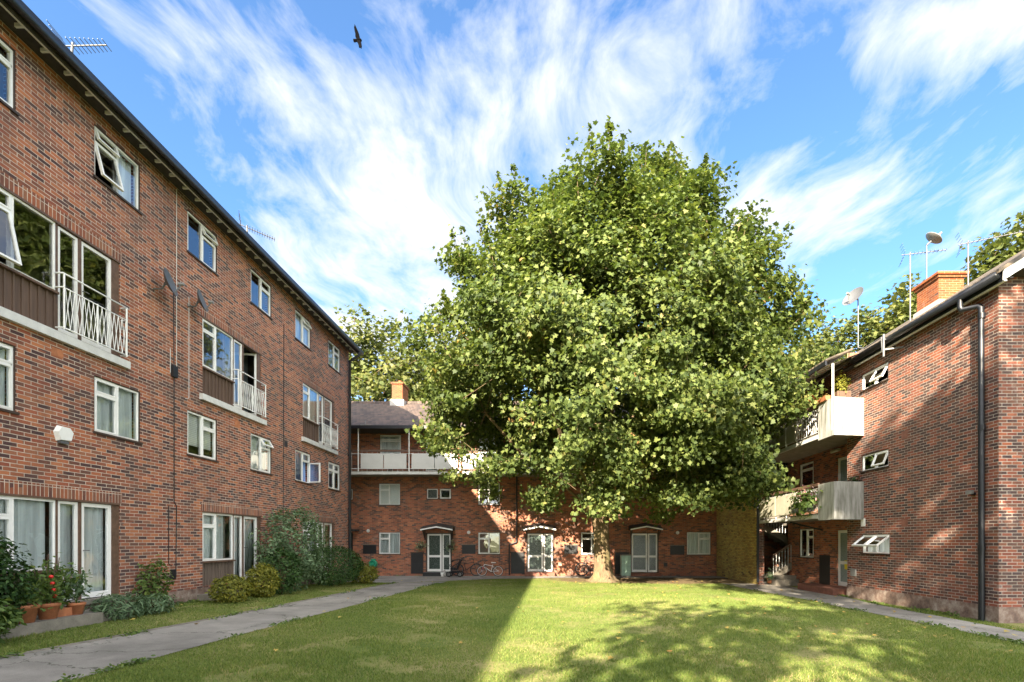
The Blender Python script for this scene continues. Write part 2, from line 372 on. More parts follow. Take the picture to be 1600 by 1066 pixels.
leafmat('maple_leaf', [(0.0, (0.030, 0.050, 0.018)), (0.3, (0.062, 0.092, 0.026)), (0.6, (0.108, 0.145, 0.040)), (0.88, (0.175, 0.205, 0.060)), (0.98, (0.24, 0.22, 0.08)), (1.0, (0.30, 0.18, 0.07))], 0.34)
leafmat('far_leaf', [(0.0, (0.056, 0.078, 0.024)), (0.5, (0.106, 0.129, 0.039)), (1.0, (0.190, 0.189, 0.061))], 0.32)
leafmat('dark_leaf', [(0.0, (0.018, 0.039, 0.013)), (0.6, (0.039, 0.085, 0.023)), (1.0, (0.078, 0.143, 0.039))], 0.25)
leafmat('mid_leaf', [(0.0, (0.047, 0.086, 0.023)), (0.6, (0.109, 0.172, 0.047)), (1.0, (0.250, 0.304, 0.078))], 0.35)
leafmat('yellow_leaf', [(0.0, (0.05, 0.07, 0.012)), (0.5, (0.17, 0.18, 0.03)), (1.0, (0.34, 0.30, 0.05))], 0.35)
leafmat('grey_leaf', [(0.0, (0.05, 0.09, 0.045)), (0.5, (0.12, 0.19, 0.10)), (1.0, (0.22, 0.30, 0.17))], 0.3)
leafmat('dry_leaf', [(0.0, (0.16, 0.10, 0.04)), (0.5, (0.30, 0.20, 0.07)), (1.0, (0.20, 0.22, 0.06))], 0.3)
leafmat('fallen_leaf', [(0.0, (0.30, 0.19, 0.05)), (0.5, (0.42, 0.34, 0.08)), (1.0, (0.35, 0.15, 0.05))], 0.1)
leafmat('petal_pink', [(0.0, (0.7, 0.14, 0.25)), (0.5, (0.8, 0.55, 0.6)), (1.0, (0.75, 0.08, 0.06))], 0.3)
leafmat('petal_white', [(0.0, (0.8, 0.8, 0.78)), (1.0, (0.85, 0.8, 0.7))], 0.3)
leafmat('grass_blade', [(0.0, (0.078, 0.129, 0.031)), (0.45, (0.137, 0.196, 0.044)), (0.8, (0.221, 0.263, 0.065)), (1.0, (0.442, 0.347, 0.182))], 0.35, 0.6)
TREE = (2.54, 22.3)
def lawn_mat():
    m, N, b = newmat('lawn'); P = pos(N); x, y, z = N.sep(P)
    n = N.noise(P, 0.55, 6, 0.65); n2 = N.noise(P, 9.0, 5, 0.7); n3 = N.noise(P, 70.0, 3, 0.7)
    k = N.math('ADD', N.math('MULTIPLY', n, 0.55), N.math('ADD', N.math('MULTIPLY', n2, 0.25), N.math('MULTIPLY', n3, 0.25)))
    c = N.ramp(k, [(0.36, (0.08, 0.12, 0.028)), (0.48, (0.14, 0.175, 0.045)), (0.57, (0.24, 0.23, 0.085)), (0.67, (0.36, 0.30, 0.15))])
    # bare earth round the tree foot and along the back paving
    dx = N.math('DIVIDE', N.math('SUBTRACT', x, 5.0), 6.2); dy = N.math('DIVIDE', N.math('SUBTRACT', y, 23.6), 3.2)
    d = N.math('SQRT', N.math('ADD', N.math('MULTIPLY', dx, dx), N.math('MULTIPLY', dy, dy)))
    e = N.math('ADD', d, N.math('MULTIPLY', N.math('SUBTRACT', N.noise(P, 1.1, 6, 0.7), 0.5), 1.3))
    bare = N.ramp(e, [(0.72, 1.0), (1.0, 0.0)])
    soil = N.ramp(n2, [(0.35, (0.09, 0.065, 0.035)), (0.6, (0.20, 0.15, 0.085))])
    N.put(b.inputs['Base Color'], N.mix(bare, c, soil)); b.inputs['Roughness'].default_value = 0.95; b.inputs['Specular IOR Level'].default_value = 0.1
    N.put(b.inputs['Normal'], N.bump(N.math('ADD', n3, n2), 0.8, 0.03))
lawn_mat()
def asphalt():
    m, N, b = newmat('path_surface'); P = pos(N); n = N.noise(P, 0.9, 6, 0.65); n3 = N.noise(P, 90, 3, 0.8); n2 = N.noise(P, 6, 4)
    k = N.math('ADD', N.math('MULTIPLY', n, 0.6), N.math('MULTIPLY', n3, 0.4))
    c = N.ramp(k, [(0.35, (0.12, 0.112, 0.098)), (0.5, (0.22, 0.207, 0.185)), (0.65, (0.33, 0.308, 0.27))])
    v = N.new('ShaderNodeTexVoronoi', feature='DISTANCE_TO_EDGE'); N.put(v.inputs['Vector'], N.vmath('ADD', P, N.comb(N.math('MULTIPLY', n2, 0.8), N.math('MULTIPLY', n, 1.0), 0.0))); v.inputs['Scale'].default_value = 0.45
    crack = N.math('LESS_THAN', v.outputs['Distance'], 0.006)
    c = N.mix(N.math('MULTIPLY', crack, 0.75), c, (0.03, 0.035, 0.015))
    N.put(b.inputs['Base Color'], c); b.inputs['Roughness'].default_value = 0.9; N.put(b.inputs['Normal'], N.bump(n3, 0.6, 0.006))
asphalt()
def M(n): return MATS[n]
# ---------------- ground ----------------
def sstep(t): t = min(1, max(0, t)); return t * t * (3 - 2 * t)
def gz(x, y):
    yy = min(max(y, -10), 30)
    return -1.66 - 0.0078 * yy + 0.17 * sstep((-x - 6.2) / 2.6) * sstep((24 - y) / 8) - 0.10 * sstep((x - 5) / 5) * sstep((26 - y) / 8)
def sheet(name, mat, xs, ys, dz=0.0, inside=None):
    mb = MB(); idx = {}
    vs = []; fs = []
    for j, y in enumerate(ys):
        for i, x in enumerate(xs): vs.append((x, y, gz(x, y) + dz))
    n = len(xs)
    for j in range(len(ys) - 1):
        for i in range(n - 1): fs.append((j * n + i, j * n + i + 1, (j + 1) * n + i + 1, (j + 1) * n + i))
    mb.add(vs, fs); mb.sm = [True] * len(fs)
    return tag(mb.build(name, mat), kind='structure')
def lin(a, b, n): return [a + (b - a) * i / (n - 1) for i in range(n)]
sheet('lawn_ground', M('lawn'), [-400, -120, -40] + lin(-16, 20, 109) + [40, 120, 400], [-400, -100, -40] + lin(-20, 34, 109) + [60, 150, 500])
def strip(name, mat, ptsL, ptsR, dz, thick=0.0, kind='structure'):
    """ribbon between two edge polylines given at equal y's"""
    mb = MB(); L = []; R = []
    for k in range(len(ptsL) - 1):
        for t in np.linspace(0, 1, 9)[:-1] if k < len(ptsL) - 2 else np.linspace(0, 1, 9):
            L.append((ptsL[k][0] * (1 - t) + ptsL[k + 1][0] * t, ptsL[k][1] * (1 - t) + ptsL[k + 1][1] * t))
            R.append((ptsR[k][0] * (1 - t) + ptsR[k + 1][0] * t, ptsR[k][1] * (1 - t) + ptsR[k + 1][1] * t))
    vs = []; fs = []; m = 5
    for a, b in zip(L, R):
        for j in range(m):
            s = j / (m - 1); x = a[0] * (1 - s) + b[0] * s; y = a[1] * (1 - s) + b[1] * s; vs.append((x, y, gz(x, y) + dz))
    for i in range(len(L) - 1):
        for j in range(m - 1): fs.append((i * m + j, i * m + j + 1, (i + 1) * m + j + 1, (i + 1) * m + j))
    mb.add(vs, fs); mb.sm = [True] * len(fs); return tag(mb.build(name, mat), kind=kind)
PL = [(-7.75, 2.0), (-7.55, 6.65), (-7.28, 9.87), (-7.0, 15), (-6.85, 19.0), (-6.7, 21.2)]
PR = [(-5.95, 2.0), (-5.83, 5.9), (-5.70, 9.0), (-5.25, 15), (-4.95, 19.5), (-4.6, 22.2)]
strip('garden_path', M('path_surface'), PL, PR, 0.012)
strip('side_path', M('path_surface'), [(8.3, 2), (8.33, 9), (8.2, 14), (7.9, 18.5), (7.6, 21.5)], [(9.55, 2), (9.6, 9.7), (9.72, 14.2), (10.2, 17), (10.2, 21.5)], 0.012)
strip('back_pavement', M('path_surface'), [(-13, 21.4), (-9.0, 21.3), (-6.7, 21.2), (-4.6, 22.6), (-2.5, 23.9), (1, 24.6), (6, 24.7), (9.15, 24.6)],
      [(-13, 26.4), (-9, 26.4), (-6.7, 26.4), (-4.4, 26.4), (-2.4, 26.4), (1, 26.4), (6, 26.4), (9.15, 26.4)], 0.016)
strip('stair_pavement', M('path_surface'), [(9.15, 21.0), (10, 21.0), (14, 21.0)], [(9.15, 26.4), (10, 26.4), (14, 26.4)], 0.014)
# thin concrete edging between grass strip and path
def edging(name, pts, w, h):
    mb = MB(); P = []
    for k in range(len(pts) - 1):
        for t in np.linspace(0, 1, 8)[:-1]: P.append((pts[k][0] * (1 - t) + pts[k + 1][0] * t, pts[k][1] * (1 - t) + pts[k + 1][1] * t))
    P.append(pts[-1])
    for a, b in zip(P[:-1], P[1:]):
        z0 = gz(*a); z1 = gz(*b)
        mb.hexa([(a[0] - w, a[1], z0 - .1), (a[0], a[1], z0 - .1), (b[0], b[1], z1 - .1), (b[0] - w, b[1], z1 - .1),
                 (a[0] - w, a[1], z0 + h), (a[0], a[1], z0 + h), (b[0], b[1], z1 + h), (b[0] - w, b[1], z1 + h)])
    return tag(mb.build(name, M('concrete')), kind='structure')
edging('path_edging', PL, 0.05, 0.035)

# ---------------- wall planes ----------------
class Plane:
    def __init__(s, f, det): s.f = f; s.det = det
    def __call__(s, u, d, z): return s.f(u, d, z)
    def hexa(s, mb, c):
        q = [s.f(*p) for p in c]
        if s.det < 0: q = [q[1], q[0], q[3], q[2], q[5], q[4], q[7], q[6]]
        mb.hexa(q)
    def box(s, mb, u0, u1, d0, d1, z0, z1):
        s.hexa(mb, [(u0, d0, z0), (u1, d0, z0), (u1, d1, z0), (u0, d1, z0), (u0, d0, z1), (u1, d0, z1), (u1, d1, z1), (u0, d1, z1)])
LX, RX, BY, QX, TX = -9.4, 10.2, 26.3, 10.75, 9.15
LEFT = Plane(lambda u, d, z: (LX + d, u, z), -1)
RIGHT = Plane(lambda u, d, z: (RX - d, u, z), 1)
BACK = Plane(lambda u, d, z: (u, BY - d, z), -1)
RECESS = Plane(lambda u, d, z: (QX - d, u, z), 1)
TOWER = Plane(lambda u, d, z: (TX - d, u, z), 1)
FRONT = Plane(lambda u, d, z: (u, 10.95 - d, z), -1)
TFRONT = Plane(lambda u, d, z: (u, 21.1 - d, z), -1)
def wall(mb, P, u0, u1, z0, z1, holes=(), depth=0.22):
    us = sorted({u0, u1} | {min(max(h[i], u0), u1) for h in holes for i in (0, 1)})
    zs = sorted({z0, z1} | {min(max(h[i], z0), z1) for h in holes for i in (2, 3)})
    for i in range(len(us) - 1):
        for j in range(len(zs) - 1):
            a, b, c, d = us[i], us[i + 1], zs[j], zs[j + 1]
            if b - a < 1e-6 or d - c < 1e-6: continue
            um, zm = (a + b) / 2, (c + d) / 2
            if any(h[0] < um < h[1] and h[2] < zm < h[3] for h in holes): continue
            q = [P(a, 0, c), P(b, 0, c), P(b, 0, d), P(a, 0, d)]
            if P.det > 0: q.reverse()
            mb.quad(*q)
    for a, b, c, d in holes:
        for (p, q) in (((a, c), (a, d)), ((b, d), (b, c)), ((a, d), (b, d)), ((b, c), (a, c))):
            mb.quad(P(p[0], 0, p[1]), P(q[0], 0, q[1]), P(q[0], -depth, q[1]), P(p[0], -depth, p[1]))
def rot(pt, mode, ang, h):
    u, d, z = pt; c, s = math.cos(ang), math.sin(ang)
    if mode == 'top':                      # hinge at top z=h, bottom swings out
        dz = z - h; dd = d + 0.05; return (u, -0.05 + dd * c - dz * s, h + dz * c + dd * s)
    if mode == 'bottom':
        dz = z - h; dd = d + 0.05; return (u, -0.05 + dd * c + dz * s, h + dz * c - dd * s)
    du = u - h[0]; dd = d + 0.05           # side hinge
    sg = h[1]; return (h[0] + du * c - sg * dd * s * 1.0, -0.05 + dd * c + abs(du) * s, z)
def sash(mb, P, u0, u1, z0, z1, bw=0.045, mode=None, ang=0, hinge=None, fm='white_paint', gm='glass', d0=-0.075, d1=-0.025):
    R = (lambda p: rot(p, mode, ang, hinge)) if mode else (lambda p: p)
    def b(a0, a1, c0, c1):
        P.hexa(mb, [R(p) for p in [(a0, d0, c0), (a1, d0, c0), (a1, d1, c0), (a0, d1, c0), (a0, d0, c1), (a1, d0, c1), (a1, d1, c1), (a0, d1, c1)]])
    mb.mat(M(fm)); b(u0, u1, z0, z0 + bw); b(u0, u1, z1 - bw, z1); b(u0, u0 + bw, z0 + bw, z1 - bw); b(u1 - bw, u1, z0 + bw, z1 - bw)
    mb.mat(M(gm)); dm = (d0 + d1) / 2
    mb.quad(*[P(*R(p)) for p in [(u0 + bw, dm, z0 + bw), (u1 - bw, dm, z0 + bw), (u1 - bw, dm, z1 - bw), (u0 + bw, dm, z1 - bw)]])
def curtain(P, u0, u1, z0, z1, mat, parent, d=-0.19, amp=0.04, gap=None, name='curtain'):
    mb = MB(); n = max(8, int((u1 - u0) / 0.03)); vs = []; fs = []; ph = random.random() * 6
    for i in range(n + 1):
        u = u0 + (u1 - u0) * i / n; dd = d + amp * math.sin(u * 55 + ph) + amp * 0.6 * math.sin(u * 23 + ph)
        vs += [P(u, dd, z0), P(u, dd * 1.0, z1)]
    for i in range(n):
        um = u0 + (u1 - u0) * (i + .5) / n
        if gap and gap[0] < um < gap[1]: continue
        fs.append((2 * i, 2 * i + 2, 2 * i + 3, 2 * i + 1))
    mb.add(vs, fs); mb.sm = [True] * len(fs)
    return mb.build(name, M(mat), parent)
def window(parent, P, u0, u1, z0, z1, cols, cur=None, opens={}, fm='white_paint', gm='glass', fan=0.27, sub=True, sill=True, label=None, curh=0.0, gap=None, rv=0.0):
    """cols: list of (relative width, has_fanlight)"""
    fr = MB(); fr.mat(M(fm)); w = 0.035; pane = MB(); pane.mat(M(gm)); opened = MB()
    if sub:
        s_ = 0.018; fr.mat(M('dark_wood'))
        P.box(fr, u0, u1, -0.13, -0.01, z1 - s_, z1); P.box(fr, u0, u0 + s_, -0.13, -0.01, z0, z1 - s_); P.box(fr, u1 - s_, u1, -0.13, -0.01, z0, z1 - s_)
        fr.mat(M(fm)); u0 += s_; u1 -= s_; z1 -= s_
    P.box(fr, u0, u1, -0.11, -0.03, z0, z0 + w); P.box(fr, u0, u1, -0.11, -0.03, z1 - w, z1)
    P.box(fr, u0, u0 + w, -0.11, -0.03, z0 + w, z1 - w); P.box(fr, u1 - w, u1, -0.11, -0.03, z0 + w, z1 - w)
    iu0, iu1, iz0, iz1 = u0 + w, u1 - w, z0 + w, z1 - w
    tot = sum(c[0] for c in cols); a = iu0
    for k, (cw, fl) in enumerate(cols):
        b = a + (iu1 - iu0) * cw / tot
        if k < len(cols) - 1:
            P.box(fr, b - w / 2, b + w / 2, -0.11, -0.03, iz0, iz1); be = b - w / 2
        else: be = b
        lights = [('main', iz0, iz1)]
        if fl:
            zt = iz1 - (iz1 - iz0) * fan; P.box(fr, a, be, -0.11, -0.03, zt - w / 2, zt + w / 2)
            lights = [('main', iz0, zt - w / 2), ('top', zt + w / 2, iz1)]
        for nm, c, d in lights:
            op = opens.get((k, nm))
            if op:
                mode, ang = op[0], math.radians(op[1])
                hg = d if mode == 'top' else (c if mode == 'bottom' else ((a, 1) if mode == 'left' else (be, -1)))
                sash(opened, P, a, be, c, d, 0.04, mode, ang, hg, fm, gm)
            else:
                is_s = fl or len(cols) > 2
                bw = 0.032 if is_s else 0.008
                fr.mat(M(fm))
                P.box(fr, a, be, -0.085, -0.022, c, c + bw); P.box(fr, a, be, -0.085, -0.022, d - bw, d)
                P.box(fr, a, a + bw, -0.085, -0.022, c + bw, d - bw); P.box(fr, be - bw, be, -0.085, -0.022, c + bw, d - bw)
                pane.quad(P(a + bw, -0.055, c + bw), P(be - bw, -0.055, c + bw), P(be - bw, -0.055, d - bw), P(a + bw, -0.055, d - bw))
        a = b + w / 2
    o = fr.build('window', None, parent)
    if label: o['label'] = label
    if pane.v: pane.build('pane', None, o)
    if opened.v: opened.build('open_sash', None, o)
    if sill:
        s = MB(); P.box(s, u0 - 0.05, u1 + 0.05, -0.13, 0.035, z0 - 0.045, z0 - 0.001); s.build('sill', M('dark_wood' if sub else 'concrete'), o)
    if cur:
        if cur == 'slat_blind':
            s = MB(); P.box(s, iu0, iu1, -0.16, -0.15, z0 + curh * (z1 - z0), iz1); s.build('blind', M('slat_blind'), o)
        else: curtain(P, iu0 - .03, iu1 + .03, z0 + curh * (z1 - z0), z1, cur, o, gap=gap)
    return o
def box_part(name, mat, parent, P, *a, label=None):
    mb = MB(); P.box(mb, *a); o = mb.build(name, M(mat), parent)
    if label: o['label'] = label
    return o

# ================= LEFT BLOCK =================
LB = empty('apartment_block', (LX, 7, gz(LX, 12)), 'tall red brick block on the left with white windows, balconets and dark eaves', 'building')
WIN_Y = [(4.7, 5.85), (7.38, 8.53), (10.0, 11.13), (12.58, 13.71), (15.26, 16.40), (17.95, 19.1), (20.65, 21.8)]
UNITS = [(2.6, 5.26), (7.94, 10.6), (13.13, 15.81), (18.5, 21.22)]
holes = []
for a, b in WIN_Y: holes += [(a, b, 7.58, 8.66), (a, b, 2.29, 3.45)]
for a, b in UNITS: holes += [(a, b, 4.0, 6.14), (a, b, -1.22, 0.84)]
LEND = 22.75; LSTART = -22.0
w = MB(); wall(w, LEFT, LSTART, LEND, -1.25, 9.2, holes)
w.quad((LX, LEND, -2), (LX, LEND, 9.2), (-19, LEND, 9.2), (-19, LEND, -2)); w.quad((LX, LSTART, -2), (LX, LSTART, 9.2), (-19, LSTART, 9.2), (-19, LSTART, -2))
w.quad((-19, LSTART, -2), (-19, LEND, -2), (-19, LEND, 9.2), (-19, LSTART, 9.2)); w.build('wall', M('brick_red'), LB)
p = MB(); LEFT.box(p, LSTART, LEND, -0.2, 0.02, -2.2, -1.25); p.build('plinth', M('plinth_render'), LB)
inn = MB()
for z in (-1.4, 1.5, 3.9, 6.9): inn.box(-18.9, LX - 0.23, LSTART + .1, LEND - .1, z - 0.25, z - .05)
inn.quad((-13.2, LSTART, -2), (-13.2, LEND, -2), (-13.2, LEND, 9), (-13.2, LSTART, 9)); inn.quad((-18.9, LSTART, 9.1), (-18.9, LEND, 9.1), (LX, LEND, 9.1), (LX, LSTART, 9.1))
for y in (6.3, 11.6, 14.3, 17.2, 19.9): inn.box(-13.2, LX - .24, y, y + .1, -1.4, 9)
inn.build('interior', M('interior_wall'), LB)
# windows, top floor and first floor
tk = [None, None, 'net_curtain', None, None, None, None]
for k, (a, b) in enumerate(WIN_Y):
    op = {}
    cols = [(1, False), (1, True)]
    if k == 2: cols = [(1, True), (1, False)]; op = {(0, 'main'): ('top', 14), (0, 'top'): ('top', 20)}
    if k == 3: op = {(1, 'top'): ('top', 22)}
    if k == 5: op = {(1, 'top'): ('top', 25)}
    window(LB, LEFT, a, b, 7.58, 8.66, cols, tk[k] if k == 2 else ('net_curtain' if k in (5, 6) else None), op, gap=(a + .1, a + .6) if k == 2 else None,
           label={2: 'window with an outward tilted casement and net curtain', 3: 'window with its small fanlight open'}.get(k))
    op = {}; cols = [(1, False), (1, True)]; cur = 'net_curtain'; ch = 0.0
    if k == 2: cols = [(1, True), (1, False)]
    if k == 3: cur = 'slat_blind'; ch = 0.25
    if k == 4: op = {(1, 'top'): ('top', 30)}
    if k == 5: op = {(1, 'main'): ('right', 75)}; cur = 'blue_curtain'
    if k == 6: cur = 'blue_curtain'; cols = [(1, True), (1, True)]
    window(LB, LEFT, a, b, 2.29, 3.45, cols, cur, op, curh=ch, label={3: 'window with a half lowered slatted blind', 5: 'window with one casement swung open and a blue curtain'}.get(k))
def door_leaf(parent, P, u0, u1, z0, z1, fm='white_paint', gm='glass', bw=0.07, mid=None, handle=None, name='glazed_door', open_=None, label=None):
    mb = MB(); mb.mat(M(fm)); d0, d1 = -0.10, -0.04
    R = (lambda p: p)
    if open_: R = lambda p: rot((p[0], p[1], p[2]), 'side', math.radians(open_[1]), (u1 if open_[0] == 'right' else u0, -1))
    def b(a0, a1, c0, c1):
        P.hexa(mb, [R(q) for q in [(a0, d0, c0), (a1, d0, c0), (a1, d1, c0), (a0, d1, c0), (a0, d0, c1), (a1, d0, c1), (a1, d1, c1), (a0, d1, c1)]])
    b(u0, u1, z0, z0 + bw * 1.5); b(u0, u1, z1 - bw, z1); b(u0, u0 + bw, z0 + bw * 1.5, z1 - bw); b(u1 - bw, u1, z0 + bw * 1.5, z1 - bw)
    pn = MB(); spans = [(z0 + bw * 1.5, z1 - bw)]
    if mid:
        b(u0 + bw, u1 - bw, mid - 0.06, mid + 0.06); spans = [(z0 + bw * 1.5, mid - 0.06), (mid + 0.06, z1 - bw)]
    for c, d in spans: pn.quad(*[P(*R(q)) for q in [(u0 + bw, -0.07, c), (u1 - bw, -0.07, c), (u1 - bw, -0.07, d), (u0 + bw, -0.07, d)]])
    o = mb.build(name, None, parent); pn.build('pane', M(gm), o)
    if label: o['label'] = label
    if handle is not None:
        h = MB(); hu = handle; zc = (z0 + z1) / 2
        h.tube([P(*R((hu, -0.04, zc))), P(*R((hu, 0.0, zc))), P(*R((hu + (0.1 if hu < (u0 + u1) / 2 else -0.1), 0.0, zc)))], 0.009, 6)
        h.build('handle', M('galvanised'), o)
    return o
for k, (a, b) in enumerate(UNITS):
    wu = a + 1.30; d1 = wu + .05; d2 = d1 + .40; d3 = d2 + .06; d4 = b - .17
    # ---- upper floor: window over brown boards, french door with white balconet ----
    cols = [(0.42, True), (0.58, False)]
    op = {(0, 'main'): ('top', 12)} if k == 1 else {}
    window(LB, LEFT, a, wu, 4.78, 6.10, cols, 'net_curtain' if k == 3 else None, op, sub=False, sill=False, fan=.22)
    bd = MB(); bd.mat(M('brown_boards')); LEFT.box(bd, a, wu, -0.12, -0.05, 4.0, 4.73)
    n = 9
    for i in range(n + 1): LEFT.box(bd, a + (wu - a - .03) * i / n, a + (wu - a - .03) * i / n + .03, -0.05, -0.02, 4.0, 4.73)
    bd.build('boarded_panel', None, LB)
    box_part('window_board', 'brown_wood', LB, LEFT, a - .0, wu + .02, -.12, .03, 4.735, 4.775)
    door_leaf(LB, LEFT, d1, d2, 4.06, 6.08, bw=.05, name='side_light')
    box_part('door_post', 'brown_wood', LB, LEFT, d2, d3, -.12, -.02, 4.02, 6.10)
    if k == 2:
        door_leaf(LB, LEFT, d3, d4, 4.06, 6.08, bw=.06, open_=('right', -80), label='glazed door swung open inwards')
        pw = MB(); LEFT.box(pw, d3 - .0, d4 + .6, -.75, -.70, 4.0, 6.5); pw.build('sky_reflection_panel', M('reflected_sky_pale'), LB)  # added panel behind the door, its colour imitates the reflected sky
    else: door_leaf(LB, LEFT, d3, d4, 4.06, 6.08, bw=.06, handle=d3 + .04)
    jm = MB(); LEFT.box(jm, d4, b, -.12, -.02, 4.02, 6.10); LEFT.box(jm, a, b, -.14, .005, 6.10, 6.137); LEFT.box(jm, d1 - .05, d1, -.12, -.03, 4.02, 6.10); jm.build('frame_post', M('brown_wood'), LB)
    box_part('threshold', 'brown_wood', LB, LEFT, wu, b, -.2, -.01, 4.0, 4.05)
    box_part('white_ledge', 'grey_white_paint', LB, LEFT, a - .12, b + .16, -.02, .10, 3.84, 4.0)
    # balconet
    mb = MB(); r0, r1 = wu - .02, b + .03; D = .14
    for z, rr in ((5.13, .017), (4.86, .014), (4.09, .016)):
        mb.tube([LEFT(r0, .0, z), LEFT(r0, D, z), LEFT(r1, D, z), LEFT(r1, .0, z)], rr, 6)
    for u in (r0 + .02, r1 - .02, (r0 + r1) / 2): mb.tube([LEFT(u, D, 4.06), LEFT(u, D, 4.88 if u > r0 + .1 and u < r1 - .1 else 5.13)], .017, 6)
    nz = 14
    for i in range(nz):
        ua = r0 + .04 + (r1 - r0 - .08) * i / nz; ub = r0 + .04 + (r1 - r0 - .08) * (i + 1) / nz
        for off in (0, 1):
            s0, s1 = (4.10, 4.85) if (i + off) % 2 == 0 else (4.85, 4.10)
            mb.tube([LEFT(ua, D + .004 * off, s0), LEFT(ub, D + .004 * off, s1)], .007, 5, cap=False)
    mb.build('balconet_railing', M('white_paint'), LB)
    # ---- ground floor patio window and doors ----
    window(LB, LEFT, a, wu, -0.53, 0.80, [(0.42, True), (0.58, False)], 'net_curtain', {}, sub=False, sill=False, fan=.26, gap=(a + 1.12, a + 1.3) if k == 2 else None)
    g = MB(); g.mat(M('grey_boards')); LEFT.box(g, a, wu, -0.12, -0.06, -1.22, -0.58)
    for i in range(n + 1): LEFT.box(g, a + (wu - a - .03) * i / n, a + (wu - a - .03) * i / n + .03, -0.06, -0.03, -1.22, -0.58)
    g.build('boarded_panel', None, LB)
    box_part('window_board', 'brown_wood', LB, LEFT, a, wu + .03, -.12, .05, -.578, -.535)
    o = door_leaf(LB, LEFT, d1, d2, -1.15, .79, bw=.05, name='side_light'); 
    box_part('door_post', 'brown_wood', LB, LEFT, d2, d3, -.12, -.02, -1.2, .80)
    door_leaf(LB, LEFT, d3, d4, -1.15, .79, bw=.075, handle=d3 + .05, name='patio_door')
    curtain(LEFT, d1 + .02, d4, -1.15, .78, 'cream_curtain' if k == 3 else 'net_curtain', LB, d=-.2, amp=.03)
    jm = MB(); LEFT.box(jm, d4, b, -.12, -.02, -1.2, .80); LEFT.box(jm, a, b, -.14, .012, .80, .838); LEFT.box(jm, d1 - .05, d1, -.12, -.03, -1.2, .80); jm.build('frame_post', M('brown_wood'), LB)
    box_part('door_sill', 'concrete', LB, LEFT, wu, b, -.2, .10, -1.27, -1.17)
    for zt in (.84, 6.14): box_part('soldier_course', 'brick_soldier', LB, LEFT, a - .05, b + .05, -.1, .004, zt, zt + .235)
# eaves: soffit, fascia, gutter, rafter feet, roof
ev = MB(); ev.mat(M('soffit_dark')); ev.box(LX - .02, -8.99, LSTART - .3, LEND + .25, 8.95, 8.98); ev.build('soffit', None, LB)
fs_ = MB(); fs_.box(-8.985, -8.96, LSTART - .3, LEND + .25, 8.84, 9.06); fs_.build('fascia_board', M('soffit_dark'), LB)
wl = MB(); wl.box(-9.03, -8.988, LSTART - .3, LEND + .25, 8.845, 8.87); wl.build('soffit_trim', M('soffit_white'), LB)
y = 2.33 + .05
while y < LEND + .1:
    r = MB(); r.box(LX + .19, -9.035, y, y + .035, 8.885, 8.949); r.build('rafter_foot', M('soffit_white'), LB); y += .425
gt = MB(); gt.smooth = True
prof = [(-8.955, 9.03), (-8.95, 8.93), (-8.91, 8.875), (-8.85, 8.865), (-8.80, 8.90), (-8.785, 9.03), (-8.80, 9.03), (-8.82, 8.92), (-8.87, 8.89), (-8.94, 8.95), (-8.945, 9.03)]
def extr(mb, prof, y0, y1):
    n = len(prof); vs = [(x, y0, z) for x, z in prof] + [(x, y1, z) for x, z in prof]
    mb.add(vs, [(i, (i + 1) % n, n + (i + 1) % n, n + i) for i in range(n)] + [tuple(reversed(range(n))), tuple(range(n, 2 * n))])
extr(gt, prof, LSTART - .3, LEND + .27); gt.build('gutter', M('black_metal'), LB)
rf = MB(); rf.mat(M('roof_tiles_back'))
RID = 13.4
E0, E1 = LSTART - .3, LEND + .25
rf.quad((-8.84, E0, 9.05), (-8.84, E1, 9.05), (-13.6, E1, RID), (-13.6, E0, RID)); rf.quad((-18.6, E0, 9.05), (-13.6, E0, RID), (-13.6, E1, RID), (-18.6, E1, 9.05))
rf.mat(M('brick_red')); rf.add([(LX, LEND - .02, 9.05), (-18.2, LEND - .02, 9.05), (-13.6, LEND - .02, RID - .1)], [(0, 1, 2)]); rf.add([(LX, LSTART + .02, 9.05), (-18.2, LSTART + .02, 9.05), (-13.6, LSTART + .02, RID - .1)], [(0, 1, 2)]); rf.build('roof', None, LB)
dp = MB(); dp.tube([(-8.87, LEND - .12, 8.88), (-8.87, LEND - .12, 8.72), (-9.30, LEND - .12, 8.45), (-9.30, LEND - .12, -1.6)], .062, 10)
for z in (6.5, 4, 1.5, -.5): dp.tube([(-9.30, LEND - .12, z), (-9.30, LEND - .12, z + .09)], .075, 10)
dp.build('downpipe', M('black_metal'), LB)
for (u, z, hw, hh, m) in [(9.25, 3.62, .11, .075, 'terracotta'), (14.6, 3.55, .11, .11, 'terracotta'), (12.1, -.82, .095, .13, 'black_board'), (17.3, 3.5, .11, .11, 'black_board')]:
    o = box_part('air_brick', m, LB, LEFT, u - hw, u + hw, -.01, .006, z - hh, z + hh)
o = box_part('junction_box', 'black_board', LB, LEFT, 12.02, 12.18, 0, .07, 4.12, 4.40)
cb = MB()
def ln(pts, r=.008): cb.tube([LEFT(u, .012, z) for u, z in pts], r, 5)
cb.mat(M('black_metal')); ln([(12.0, 6.6), (12.1, 6.3), (12.12, 4.3), (12.12, 1.0), (12.2, .9), (12.18, -.9)], .011); ln([(11.95, .9), (11.95, -.55), (12.05, -.6)], .009); ln([(17.15, 7.7), (17.1, -.2)], .012)
cb.mat(M('soffit_white')); ln([(12.2, 8.9), (12.2, 4.2)], .007); ln([(12.62, 6.4), (12.62, 3.75), (12.5, 3.7)], .008); ln([(12.0, 4.8), (12.0, 4.2)], .007)
cb.build('wall_cable', None, LB)
